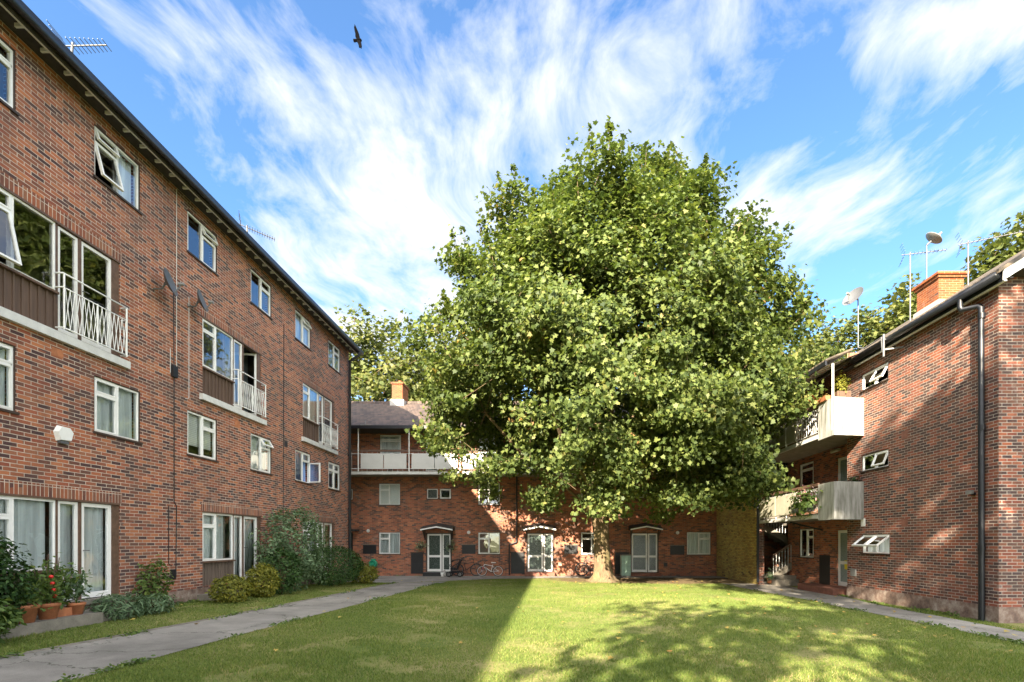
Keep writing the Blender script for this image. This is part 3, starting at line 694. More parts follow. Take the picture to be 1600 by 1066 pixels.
# paved terrace slabs at the two patio doors
def block(name, x0, x1, y0, y1, zt, h, mat, **k):
    mb = MB(); mb.box(x0, x1, y0, y1, zt - h, zt); return tag(mb.build(name, M(mat)), **k)
block('terrace', LX + .02, -8.62, 4.0, 9.35, -1.36, .5, 'concrete', kind='structure')
block('terrace_extension', LX + .02, -8.72, 9.36, 10.1, -1.375, .5, 'concrete', kind='structure')
block('doorstep', LX + .02, -8.72, 12.9, 14.0, -1.42, .4, 'concrete', kind='structure')
block('doorstep', LX + .02, -8.75, 15.3, 16.3, -1.44, .4, 'concrete', kind='structure')

# ================= BACK BLOCK =================
BB = empty('terrace_block', (-1, BY, gz(0, 26)), 'long low red brick block behind the tree with white glazed doors, gallery and tiled roof', 'building')
def bx(px): return (px - 857) / 28.7
def bz(py): return (847 - py) / 28.7
def flat(px0, px1, py0, py1): return (bx(px0), bx(px1), bz(py1), bz(py0))
W_G = [flat(592, 625.5, 832.3, 866), flat(747, 781.3, 832.3, 866), flat(907.5, 942.5, 832.3, 866.5), flat(1073, 1110.5, 832, 867)]
W_F = [flat(592, 625.5, 756, 789.3), flat(747, 781.3, 755, 789), flat(907.5, 942.5, 753.5, 788), flat(1073, 1110.5, 754, 787)]
W_T = [flat(593.5, 627, 680, 712), flat(747, 781.3, 680, 712), flat(907.5, 942.5, 680, 712), flat(1073, 1110.5, 680, 712)]
SM = [flat(545.5, 551.5, 764.5, 781), flat(666.8, 684.5, 764, 779.8), flat(687, 705, 764, 779.8), flat(824.5, 843, 763, 779), flat(845, 863.5, 763, 779), flat(987, 1006.6, 761.5, 778.3), flat(1009, 1028.6, 761.5, 778.3)]
DR = [flat(667.6, 704, 834.8, 895), flat(824.5, 863.4, 834.5, 895), flat(987, 1027, 834.3, 896)]
CB = [flat(642, 661.7, 864, 897), flat(798, 820, 863.7, 897), flat(961, 983, 864, 897.5)]
DT = [flat(665, 685, 684, 738), flat(825, 845, 684, 738), flat(988, 1008, 684, 738)]
FD = flat(539.5, 551.5, 832, 893)
w = MB(); wall(w, BACK, -16, 9.22, -1.95, 6.25, W_G + W_F + W_T + SM + DR + CB + DT + [FD]); 
w.quad((9.2, BY, -2), (14, BY, -2), (14, BY, 6.2), (9.2, BY, 6.2)); w.quad((-16, 33.5, -2), (14, 33.5, -2), (14, 33.5, 6.2), (-16, 33.5, 6.2)); w.quad((-16, BY, -2), (-16, 33.5, -2), (-16, 33.5, 6.2), (-16, BY, 6.2))
w.build('wall', M('brick_back'), BB)
inn = MB()
for z in (.95, 3.6): inn.box(-15.9, 13.9, BY + .24, 33.4, z - .25, z - .05)
inn.quad((-16, 29.5, -1.9), (9.2, 29.5, -1.9), (9.2, 29.5, 6.2), (-16, 29.5, 6.2)); inn.quad((-16, BY, 6.2), (14, BY, 6.2), (14, 33.5, 6.2), (-16, 33.5, 6.2)); inn.quad((-16, BY + .1, -1.7), (14, BY + .1, -1.7), (14, 33.5, -1.7), (-16, 33.5, -1.7))
inn.build('interior', M('interior_wall'), BB)
for k, q in enumerate(W_G): window(BB, BACK, *q[:2], q[2], q[3], [(1, True), (1, False)] if k < 3 else [(1, False), (1, True)], 'net_curtain' if k in (0, 3) else None)
for k, q in enumerate(W_F): window(BB, BACK, *q[:2], q[2], q[3], [(1, True), (1, False)] if k < 3 else [(1, False), (1, True)], 'slat_blind' if k == 0 else ('net_curtain' if k == 3 else None))
for k, q in enumerate(W_T): window(BB, BACK, *q[:2], q[2], q[3], [(1, True)], 'net_curtain', {(0, 'top'): ('top', 25)} if k == 0 else {})
for k, q in enumerate(SM): window(BB, BACK, *q[:2], q[2], q[3], [(1, False)], None, gm='obscured_glass' if k in (1, 3) else 'glass', opens={(0, 'main'): ('bottom', 8)} if k == 2 else {})
for q in DT: door_leaf(BB, BACK, q[0], q[1], q[2], q[3], gm='frosted_pale', mid=(q[2] + q[3]) / 2, name='door')
def entry(k, q):
    u0, u1, z0, z1 = q; um = u0 + (u1 - u0) * .63; zs = z0 + .05; mid = z0 + (z1 - z0) * .42
    door_leaf(BB, BACK, u0, um - .02, zs, z1, gm='obscured_glass', bw=.09, mid=mid, name='front_door', handle=um - .08)
    o = door_leaf(BB, BACK, um + .02, u1, zs, z1, gm='obscured_glass', bw=.07, mid=mid, name='side_light')
    lb = MB(); BACK.box(lb, um + .10, u1 - .08, -.035, -.02, mid - .04, mid + .04); lb.build('letter_plate', M('white_paint'), o)
    fr = MB(); BACK.box(fr, u0 - .07, u0 - .002, -.12, .02, z0, z1 + .05); BACK.box(fr, u1 + .002, u1 + .07, -.12, .02, z0, z1 + .05); BACK.box(fr, u0 - .002, u1 + .002, -.12, .02, z1 + .001, z1 + .05); BACK.box(fr, um - .018, um + .018, -.1, -.03, z0 + .05, z1)
    fr.build('door_frame', M('dark_wood'), BB)
    # porch canopy: shallow gable, white edge, dark top, brackets
    c = (u0 + u1) / 2 ; hw = .86; zt = z1 + .17; pk = .16; D = .62
    cp = MB(); cp.mat(M('white_paint'))
    for s in (-1, 1):
        a = (c + s * hw, zt); b = (c, zt + pk); lo, hi = (a, b) if s < 0 else (b, a)
        BACK.hexa(cp, [(lo[0], D - .04, lo[1]), (hi[0], D - .04, hi[1]), (hi[0], D, hi[1]), (lo[0], D, lo[1]), (lo[0], D - .04, lo[1] + .07), (hi[0], D - .04, hi[1] + .07), (hi[0], D, hi[1] + .07), (lo[0], D, lo[1] + .07)])
    cp.mat(M('soffit_dark'))
    for s in (-1, 1):
        a = (c + s * hw, zt); b = (c, zt + pk); lo, hi = (a, b) if s < 0 else (b, a)
        BACK.hexa(cp, [(lo[0], 0.0, lo[1] + .0), (hi[0], 0.0, hi[1] + .0), (hi[0], D - .042, hi[1] + .0), (lo[0], D - .042, lo[1] + .0), (lo[0], 0.0, lo[1] + .26), (hi[0], 0.0, hi[1] + .26), (hi[0], D - .042, hi[1] + .10), (lo[0], D - .042, lo[1] + .10)])
    o = cp.build('door_canopy', None, BB)
    for s in (-1, 1):
        br = MB(); br.bar(BACK(c + s * .75, .0, zt - .42), BACK(c + s * .75, .48, zt - .01), .05); br.bar(BACK(c + s * .75, .03, zt - .5), BACK(c + s * .75, .03, zt), .05)
        br.build('bracket', M('dark_wood'), o)
    st = MB(); BACK.box(st, u0 - .12, u1 + .12, -.1, .48, -1.95, z0 + .03); st.build('doorstep', M('step_red' if k else 'black_board'), BB)
for k, q in enumerate(DR): entry(k, q)
for k, q in enumerate(CB):
    mb = MB(); u0, u1, z0, z1 = q; BACK.box(mb, u0 + .03, u1 - .03, -.06, -.01, z0, z1 - .03); BACK.box(mb, u0 + .06, u1 - .06, -.01, .004, z0 + .06, (z0 + z1) / 2 - .02); BACK.box(mb, u0 + .06, u1 - .06, -.01, .004, (z0 + z1) / 2 + .02, z1 - .08)
    o = mb.build('cupboard_door', M('black_board'), BB); f = MB(); BACK.box(f, u0 - .02, u1 + .02, -.05, .02, z1 - .03, z1 + .03); BACK.box(f, u0, u0 + .03, -.08, .01, z0, z1 - .03); BACK.box(f, u1 - .03, u1, -.08, .01, z0, z1 - .03); f.build('frame', M('dark_wood'), o)
door_leaf(BB, BACK, FD[0], FD[1], FD[2], FD[3], fm='black_metal', gm='obscured_glass', mid=bz(866), name='side_door')
box_part('side_door_canopy', 'soffit_dark', BB, BACK, FD[0] - .3, FD[1] + .35, 0, .5, bz(831), bz(828))
for (p0, p1, a, b) in [(567.5, 588.3, 852, 865.8), (722, 743, 852, 866), (881.7, 902.8, 852.5, 866), (1047, 1069, 853, 867.5)]:
    q = flat(p0, p1, a, b); mb = MB(); BACK.box(mb, q[0], q[1], -.01, .012, q[2], q[3]); 
    mb.build('vent_panel', M('black_board'), BB)
    f = MB(); BACK.box(f, q[0] - .03, q[1] + .03, -.01, .02, q[3] + .001, q[3] + .03); f.build('panel_trim', M('concrete'), BB)
for (px, py) in [(575.6, 830), (732.5, 832.5), (1058.5, 833)]:
    mb = MB(); c = BACK(bx(px), 0, bz(py)); mb.tube([c, (c[0], c[1] - .12, c[2])], .055, 14); mb.torus((c[0], c[1] - .02, c[2]), (0, 1, 0), .075, .018); mb.build('boiler_flue', M('white_paint'), BB)
for (px, py, r, m) in [(561, 880, .10, 'black_board'), (1040, 882.7, .10, 'black_board'), (875, 882, .09, 'cream_panel')]:
    box_part('air_brick', m, BB, BACK, bx(px) - r, bx(px) + r, -.01, .008, bz(py) - r, bz(py) + r)
# gallery on the top floor
GY = 25.1; gx0, gx1 = -16, 9.1
g = MB(); g.box(gx0, gx1, GY + .07, BY - .001, 3.53, 3.69); g.build('gallery_slab', M('concrete'), BB)
g = MB(); g.box(gx0, gx1, GY, GY + .069, 3.50, 3.64); g.build('slab_edge', M('grey_white_paint'), BB)
g = MB(); g.box(gx0, gx1, GY + .02, GY + .09, 4.68, 4.79); g.build('handrail', M('brown_wood'), BB)
g = MB()
for z in (4.58, 3.80): g.tube([(gx0, GY + .055, z), (gx1, GY + .055, z)], .013, 6)
def gx(px): return (px - 857) * 25.1 / 755
posts = [559.6, 639, 719, 799, 879, 959, 1039, 1112]
for px in range(549, 1122, 8):
    if min(abs(px - p) for p in posts) < 3: continue
    g.tube([(gx(px), GY + .055, 3.66), (gx(px), GY + .055, 4.68)], .006, 4, cap=False)
g.build('railing_rails', M('white_paint'), BB)
for px in posts:
    g = MB(); g.tube([(gx(px), GY + .03, 3.66), (gx(px), GY + .03, 6.0)], .032, 8); g.build('gallery_post', M('white_paint'), BB)
for i, p0 in enumerate(posts[:-1]):
    a = gx(p0 + 4); b = gx(posts[i + 1] - 4); m = (a + b) / 2
    if i == 5: continue
    for (s, e) in ((a, m - .02), (m + .02, b)):
        g = MB(); g.box(s, e, GY + .01, GY + .035, 3.78, 4.56); g.build('balcony_panel', M('pale_panel'), BB)
# roof
ez = 5.98
rf = MB(); rf.quad((-15, 24.95, ez), (12.6, 24.95, ez), (12.6, 29.95, ez + 2.62), (-15, 29.95, ez + 2.62)); rf.quad((-15, 34.6, ez), (-15, 29.95, ez + 2.62), (12.6, 29.95, ez + 2.62), (12.6, 34.6, ez))
R0 = rf.build('roof', M('roof_tiles_back'), BB)
rc = MB(); rc.tube([(-15, 29.95, ez + 2.62), (12.6, 29.95, ez + 2.62)], .11, 8); rc.build('ridge_tiles', M('roof_tiles_back'), R0)
f = MB(); f.box(-15, 9.2, 24.9, 24.948, ez - .14, ez + .02); f.build('gutter', M('black_metal'), BB)
f = MB(); f.box(-15, 9.2, 24.95, BY, ez - .10, ez - .04); f.build('soffit', M('soffit_dark'), BB)
ch = MB(); ch.mat(M('brick_orange')); ch.box(-9.52, -8.88, 29.4, 30.6, 7.6, 9.6); ch.box(-9.58, -8.82, 29.33, 30.67, 9.601, 9.70); ch.mat(M('render_white')); ch.box(-9.62, -8.78, 29.3, 30.7, 7.7, 8.64); ch.mat(M('terracotta')); ch.lathe([(.12, 9.70), (.1, 9.95), (.12, 9.97)], -9.2, 30, 12)
ch.build('chimney', None, R0)
dp = MB(); X = bx(807.7); X2 = bx(796); dp.tube([(X, BY - .07, 5.9), (X, BY - .07, bz(846)), (X - .03, BY - .07, bz(848)), (X2 + .03, BY - .07, bz(851.5)), (X2, BY - .07, bz(854)), (X2, BY - .07, -1.8)], .04, 8)
dp.build('downpipe', M('grey_white_paint' if False else 'black_metal'), BB)
rl = MB(); X = gx(572); rl.mat(M('dish_light')); rl.box(X - .25, X + .25, 24.97, 25.0, 6.02, 6.06); rl.tube([(X, 25, 6.05), (X, 25, 6.25)], .02, 6); rl.build('lead_flashing', None, R0)

# ================= STAIR TOWER =================
TW = empty('stair_tower', (TX, 21.1, gz(9, 22)), 'mossy yellow brick stair tower with open dark stairwell between the two blocks', 'building')
w = MB(); wall(w, TOWER, 21.1, BY, -1.95, 6.2); w.build('side_wall', M('brick_yellow'), TW)
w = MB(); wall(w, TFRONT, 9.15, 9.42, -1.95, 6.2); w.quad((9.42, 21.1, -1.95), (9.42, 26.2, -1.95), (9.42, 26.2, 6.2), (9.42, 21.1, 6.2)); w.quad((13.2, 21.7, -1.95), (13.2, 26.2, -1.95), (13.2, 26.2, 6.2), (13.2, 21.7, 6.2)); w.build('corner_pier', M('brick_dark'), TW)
dp = MB(); dp.tube([(9.10, 21.0, 5.8), (9.10, 21.0, -1.75)], .055, 10); dp.build('downpipe', M('black_metal'), TW)
for z in (.82, 3.53):
    s = MB(); s.box(9.43, 13.2, 24.0, 26.2, z, z + .16); s.build('landing', M('concrete'), TW)
def flight(x0, x1, z0, z1, y0, y1, n, rail_y):
    mb = MB(); mb.mat(M('concrete'))
    for i in range(n):
        a = x0 + (x1 - x0) * i / n; b = x0 + (x1 - x0) * (i + 1) / n; zt = z0 + (z1 - z0) * (i + 1) / n
        mb.box(min(a, b), max(a, b), y0 + .06, y1, zt - .17, zt)
    o = mb.build('stair_flight', None, TW)
    s = MB(); s.hexa([(x0, y0, z0 - .12), (x1, y0, z1 - .12), (x1, y0 + .06, z1 - .12), (x0, y0 + .06, z0 - .12), (x0, y0, z0 + .2), (x1, y0, z1 + .2), (x1, y0 + .06, z1 + .2), (x0, y0 + .06, z0 + .2)]); s.build('stringer', M('concrete'), o)
    r = MB(); m = max(4, int(abs(x1 - x0) / .13))
    for i in range(m + 1):
        t = i / m; x = x0 + (x1 - x0) * t; z = z0 + (z1 - z0) * t; r.tube([(x, rail_y, z + .1), (x, rail_y, z + 1.0)], .011, 5)
    r.tube([(x0, rail_y, z0 + .15), (x1, rail_y, z1 + .15)], .012, 5); r.build('balusters', M('white_paint'), o)
    h = MB(); h.bar((x0, rail_y, z0 + 1.02), (x1, rail_y, z1 + 1.02), .05, .08); h.build('handrail', M('brown_wood'), o)
flight(9.95, 11.9, -1.62, -.35, 21.35, 22.35, 8, 21.38); flight(11.9, 9.5, -.35, .95, 22.6, 23.6, 8, 22.65)
flight(9.95, 11.9, .95, 2.25, 21.75, 22.35, 8, 22.3); flight(11.9, 9.5, 2.25, 3.68, 22.6, 23.6, 8, 22.65)
for z in (-.35, 2.25):
    s = MB(); s.box(11.9, 13.1, 21.8, 23.8, z - .15, z); s.build('half_landing', M('concrete'), TW)
s = MB(); s.box(9.75, 10.9, 20.75, 21.34, -1.95, -1.62); s.box(9.85, 10.9, 20.95, 21.34, -1.62, -1.47); s.build('bottom_steps', M('concrete'), TW)
dd = door_leaf(TW, Plane(lambda u, d, z: (u, 26.1 - d, z), -1), 10.3, 11.1, -1.7, .3, gm='obscured_glass', fm='grey_white_paint', mid=-.7, name='door')
rf = MB(); rf.box(9.1, 13.4, 20.95, 26.2, 6.2, 6.3); rf.build('stairwell_ceiling', M('soffit_dark'), TW)

# ================= RIGHT BLOCK =================
RB = empty('gallery_block', (RX, 11, gz(10, 11)), 'dark red brick block on the right with white balconies, black downpipe and dark gutter', 'building')
hR = [(14.45, 15.73, -.36, .24), (14.5, 15.75, 2.28, 2.80), (14.5, 15.75, 4.9, 5.43)]
w = MB(); wall(w, RIGHT, 10.95, 16.5, -1.48, 6.15, hR)
wall(w, FRONT, RX, 26, -1.48, 6.1)
w.add([(RX, 10.95, 6.1), (26, 10.95, 6.1), (18, 10.95, 11.7)], [(0, 1, 2)])
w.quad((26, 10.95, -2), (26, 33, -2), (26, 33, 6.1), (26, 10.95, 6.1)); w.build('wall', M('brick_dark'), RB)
ZQ = 6.45
hQ = [(19.6, 20.7, -.65, .54), (17.05, 18.0, -1.62, .42), (18.45, 19.2, -1.75, -.52),
      (19.6, 20.7, 2.3, 3.3), (17.05, 18.0, 1.0, 3.1), (19.6, 20.7, 4.75, 5.95), (17.05, 18.0, 3.7, 5.8)]
w = MB(); wall(w, RECESS, 16.5, 21.7, -2.0, ZQ, hQ); w.quad((RX, 16.5, -2), (QX, 16.5, -2), (QX, 16.5, ZQ), (RX, 16.5, ZQ)); w.quad((QX, 21.7, -2), (13.2, 21.7, -2), (13.2, 21.7, ZQ), (QX, 21.7, ZQ)); w.build('recessed_wall', M('brick_back'), RB)
p = MB(); RIGHT.box(p, 10.96, 16.5, -.2, .018, -2.3, -1.48); FRONT.box(p, RX - .016, 26, -.2, .02, -2.3, -1.485); p.build('plinth', M('plinth_render'), RB)
inn = MB()
for z in (-1.75, .95, 3.6, 6.3): inn.box(QX + .25, 25.9, 11.1, 32, z - .2, z - .05); inn.box(RX + .23, QX + .25, 11.1, 16.4, z - .2, z - .05)
inn.quad((14, 11, -2), (14, 21.7, -2), (14, 21.7, 6.2), (14, 11, 6.2)); inn.build('interior', M('interior_wall'), RB)
for (a, b, c, d), op in zip(hR, [{(0, 'main'): ('top', 52), (1, 'main'): ('top', 52)}, {(0, 'main'): ('top', 22)}, {(0, 'main'): ('top', 28)}]):
    window(RB, RIGHT, a, b, c, d, [(1, False), (1, False)], 'net_curtain' if c > -1 and c < 2 else None, op, label={-.36: 'pair of awning windows pushed wide open'}.get(c))
window(RB, RECESS, *hQ[0], [(1, True), (1, False)], None); window(RB, RECESS, *hQ[3], [(1, True)], 'net_curtain'); window(RB, RECESS, *hQ[5], [(1, True)], None, {(0, 'top'): ('top', 35)})
for i, h in enumerate((hQ[1], hQ[4], hQ[6])):
    o = door_leaf(RB, RECESS, h[0], h[1], h[2], h[3], gm='frosted_pale', bw=.1, mid=(h[2] + .85) if i == 0 else None, name='front_door', label='pale glazed front door with a yellow paper tag' if i == 0 else None)
    if i == 0:
        t = MB(); RECESS.box(t, 17.42, 17.6, -.035, -.03, -1.0, -.68); t.build('paper_tag', M('yellow_paper'), o)
        t = MB(); RECESS.box(t, 17.25, 17.75, -.036, -.028, -.83 + .02, -.73 + .02); t.build('letter_plate', M('white_paint'), o)
u0, u1, z0, z1 = hQ[2]; mb = MB(); RECESS.box(mb, u0, u1, -.06, -.01, z0, z1); mb.build('cupboard_door', M('black_board'), RB)
mb = MB(); mb.box(9.95, QX - .001, 16.9, 19.3, -2.0, -1.66); mb.build('doorstep', M('step_red'), RB)
for y0_, z in ((13.55, 3.98), (13.55, 1.15)):
    pass
box_part('air_brick', 'step_red', RB, RIGHT, 13.72, 13.96, -.01, .005, 2.95, 3.17); box_part('air_brick', 'step_red', RB, RIGHT, 13.72, 13.96, -.01, .005, .44, .66)
box_part('meter_socket', 'dish_light', RB, RIGHT, 16.0, 16.25, 0, .05, -1.15, -.9); box_part('name_plate', 'white_paint', RB, RIGHT, 15.55, 15.75, 0, .02, .50, .75)
# gutter, soffit, fascia, bargeboard, roof
g = MB(); g.smooth = True
gp = [(9.80, 5.93), (9.81, 5.84), (9.86, 5.79), (9.92, 5.79), (9.96, 5.84), (9.965, 5.93)]
extr(g, gp, 10.62, 15.75); g.build('gutter', M('black_metal'), RB)
f = MB(); f.box(9.97, 9.99, 10.6, 15.8, 5.74, 5.95); f.build('fascia_board', M('black_metal'), RB)
f = MB(); f.box(9.991, 10.06, 10.6, 15.8, 5.72, 5.76); f.build('soffit_trim', M('soffit_white'), RB)
f = MB(); f.box(9.991, RX + .02, 10.62, 16.5, 5.80, 5.83); f.box(10.3, 26, 10.62, 10.949, 6.0, 6.03); f.build('soffit', M('soffit_dark'), RB)
tp = math.tan(math.radians(32))
rf = MB(); rx0, rz0 = 9.84, 5.97; xr = 18.0; zr = rz0 + (xr - rx0) * tp
rf.hexa([(rx0, 10.55, rz0 - .09), (rx0, 33, rz0 - .09), (xr, 33, zr - .09), (xr, 10.55, zr - .09), (rx0, 10.55, rz0), (rx0, 33, rz0), (xr, 33, zr), (xr, 10.55, zr)])
rf.quad((xr, 10.55, zr), (xr, 33, zr), (27, 33, zr - 9 * tp), (27, 10.55, zr - 9 * tp))
R1 = rf.build('roof', M('roof_tiles_side'), RB)
bb = MB(); bb.hexa([(rx0 + .12, 10.57, rz0 - .24), (xr, 10.57, zr - .34), (xr, 10.60, zr - .34), (rx0 + .12, 10.60, rz0 - .24), (rx0 + .12, 10.57, rz0 - .02), (xr, 10.57, zr - .095), (xr, 10.60, zr - .095), (rx0 + .12, 10.60, rz0 - .02)]); bb.build('bargeboard', M('white_paint'), RB)
dp = MB(); dp.tube([(9.88, 11.60, 5.8), (9.88, 11.60, 5.62), (9.90, 11.58, 5.55), (10.08, 11.32, 5.52), (10.10, 11.28, 5.45), (10.10, 11.27, -1.9)], .062, 12)
for z in (5.2, 2.6, -.2): dp.tube([(10.10, 11.27, z), (10.10, 11.27, z + .12)], .074, 12)
dp.build('downpipe', M('black_metal'), RB)
# chimney and roof bits
cz = rz0 + (12.4 - rx0) * tp
c = MB(); c.mat(M('brick_orange')); c.box(12.35, 13.15, 15.3, 16.2, 7.0, 8.36); c.box(12.30, 13.20, 15.25, 16.25, 8.361, 8.44); c.box(12.25, 13.25, 15.20, 16.30, 8.441, 8.52); c.mat(M('render_white')); c.box(12.28, 13.22, 15.23, 16.27, 7.0, 7.64)
c.mat(M('dish_grey')); c.lathe([(.10, 8.52), (.09, 8.68), (.11, 8.70)], 12.8, 15.7, 14); c.build('chimney', None, R1)
# gallery roof canopy (sloping soffit boards with dark edge)
cn = MB(); cn.mat(M('soffit_white')); cn.quad((9.0, 15.62, 5.70), (9.0, 21.3, 5.70), (QX, 21.3, 6.36), (QX, 15.62, 6.36))
for i in range(12): 
    y = 15.9 + i * .47; cn.mat(M('dish_grey')); cn.bar((9.02, y, 5.70), (QX, y, 6.345), .012, .012)
cn.build('canopy_soffit', None, RB)
cn = MB(); cn.hexa([(8.93, 15.6, 5.70), (8.99, 15.6, 5.70), (8.99, 21.3, 5.70), (8.93, 21.3, 5.70), (8.93, 15.6, 5.84), (8.99, 15.6, 5.84), (8.99, 21.3, 5.84), (8.93, 21.3, 5.84)]); cn.build('canopy_gutter', M('black_metal'), RB)
cn = MB(); cn.mat(M('roof_tiles_side')); cn.hexa([(8.95, 15.6, 5.85), (9.83, 15.6, 6.2), (9.83, 21.3, 6.2), (8.95, 21.3, 5.85), (8.95, 15.6, 5.90), (9.83, 15.6, 6.26), (9.83, 21.3, 6.26), (8.95, 21.3, 5.90)]); cn.build('canopy_roof', None, RB)
# galleries / balconies with splayed solid ends
GX = 9.15
for z in (.82, 3.53):
    s = MB(); s.mat(M('concrete')); s.add([(GX + .06, 15.55, z), (RX - .003, 15.62, z), (RX - .003, 16.5, z), (QX - .002, 16.5, z), (QX - .002, 21.6, z), (GX + .06, 21.6, z)] + [(GX + .06, 15.55, z + .16), (RX - .003, 15.62, z + .16), (RX - .003, 16.5, z + .16), (QX - .002, 16.5, z + .16), (QX - .002, 21.6, z + .16), (GX + .06, 21.6, z + .16)],
          [(5, 4, 3, 2, 1, 0), (6, 7, 8, 9, 10, 11)] + [(i, (i + 1) % 6, 6 + (i + 1) % 6, 6 + i) for i in range(6)]); SB = s.build('balcony_slab', None, RB)
    s = MB(); s.box(GX, GX + .058, 16.42, 21.08, z - .03, z + .10); s.build('slab_edge', M('grey_white_paint'), SB)
    s = MB(); zb, zt = z - .10, z + 1.12
    pts = [(GX, 16.4), (GX, 15.48), (RX - .002, 15.62)]; q = [(GX + .07, 16.4), (GX + .07, 15.56), (RX - .002, 15.70)]
    for i in (0, 1): s.hexa([(*pts[i], zb), (*pts[i + 1], zb), (*q[i + 1], zb), (*q[i], zb), (*pts[i], zt), (*pts[i + 1], zt), (*q[i + 1], zt), (*q[i], zt)])
    s.build('solid_parapet', M('stained_white'), RB)
    for (a, b) in ((17.95, 19.5), (19.54, 21.05)):
        s = MB(); s.box(GX + .01, GX + .035, a, b, z + .22, z + .98); s.build('balcony_panel', M('cream_panel'), RB)
    s = MB(); s.box(GX - .01, GX + .05, 16.4, 21.09, z + 1.07, z + 1.17); s.build('handrail', M('brown_wood'), RB)
    s = MB(); X = GX + .05
    for zz in (z + .20, z + 1.0): s.tube([(X, 16.4, zz), (X, 21.08, zz)], .013, 6)
    for yy in (17.9, 19.52, 21.05, 20.3, 18.7): s.tube([(X, yy, z + .05), (X, yy, z + 1.07)], .016, 6)
    i = 0; yy = 16.5
    while yy < 17.9: s.tube([(X, yy, z + .2), (X, yy, z + 1.0)], .008, 5, cap=False); yy += .12
    for k in range(3):
        a = 16.45 + k * .48; s.tube([(X - .01, a, z + .2), (X - .01, a + .48, z + 1.0)], .008, 5); s.tube([(X - .01, a + .48, z + .2), (X - .01, a, z + 1.0)], .008, 5)
    s.build('railing', M('white_paint'), RB)
for y in (15.6, 18.65): 
    s = MB(); s.tube([(GX + .03, y, 3.6), (GX + .03, y, 5.75)], .035, 8); s.build('gallery_post', M('white_paint'), RB)
s = MB(); s.tube([(10.6, 17.6, 3.36), (10.6, 18.1, 3.36)], .06, 12); s.build('wall_lamp', M('cream_panel'), RB)
s = MB(); s.bar((10.72, 18.9, .45), (9.9, 19.8, .80), .06); s.build('slab_bracket', M('black_metal'), RB)
# ---------------- foliage helpers ----------------
MAPLE = np.array([(0, 0), (.18, .05), (.48, .02), (.36, .30), (.52, .55), (.22, .60), (0, 1.0), (-.22, .60), (-.52, .55), (-.36, .30), (-.48, .02), (-.18, .05)], float)
OVAL = np.array([(0, 0), (.22, .3), (.2, .65), (0, 1.0), (-.2, .65), (-.22, .3)], float)
LANCE = np.array([(0, 0), (.10, .3), (.08, .7), (0, 1.0), (-.08, .7), (-.10, .3)], float)
def leaf_mesh(name, C, size, mat, parent=None, shape=MAPLE, up=0.6, out=None, outw=0.5, droop=0.4, seed=0, origin=None):
    """C: (N,3) leaf positions, one small polygon each, all in ONE mesh (a crown)"""
    rs = np.random.RandomState(seed); C = np.asarray(C, float); n = len(C); k = len(shape)
    nrm = rs.normal(size=(n, 3)); nrm /= np.linalg.norm(nrm, axis=1)[:, None]
    nrm = nrm * 0.75; nrm[:, 2] += up
    if out is not None:
        o = C - np.asarray(out); o /= np.linalg.norm(o, axis=1)[:, None] + 1e-9; nrm += o * outw
    nrm /= np.linalg.norm(nrm, axis=1)[:, None]
    t = rs.normal(size=(n, 3)); t[:, 2] -= droop
    t -= nrm * (t * nrm).sum(1)[:, None]; t /= np.linalg.norm(t, axis=1)[:, None]
    b = np.cross(nrm, t); sz = np.asarray(size) if hasattr(size, '__len__') else size * (0.65 + 0.6 * rs.rand(n))
    X = shape[:, 0][None, :, None]; Y = shape[:, 1][None, :, None]; fold = (0.22 * np.abs(shape[:, 0]) - 0.18 * shape[:, 1] ** 2)[None, :, None]
    V = C[:, None, :] + (b[:, None, :] * X + t[:, None, :] * Y + nrm[:, None, :] * fold) * sz[:, None, None]
    if parent is not None: V = V - np.array(world_loc(parent))
    me = bpy.data.meshes.new(name); me.vertices.add(n * k); me.vertices.foreach_set('co', V.reshape(-1).astype(np.float32))
    me.loops.add(n * k); me.loops.foreach_set('vertex_index', np.arange(n * k, dtype=np.int32))
    me.polygons.add(n); me.polygons.foreach_set('loop_start', (np.arange(n) * k).astype(np.int32))
    try: me.polygons.foreach_set('loop_total', np.full(n, k, np.int32))
    except Exception: pass
    me.materials.append(mat); me.update(calc_edges=True); me.validate()
    o = bpy.data.objects.new(name, me); link(o, parent); return o

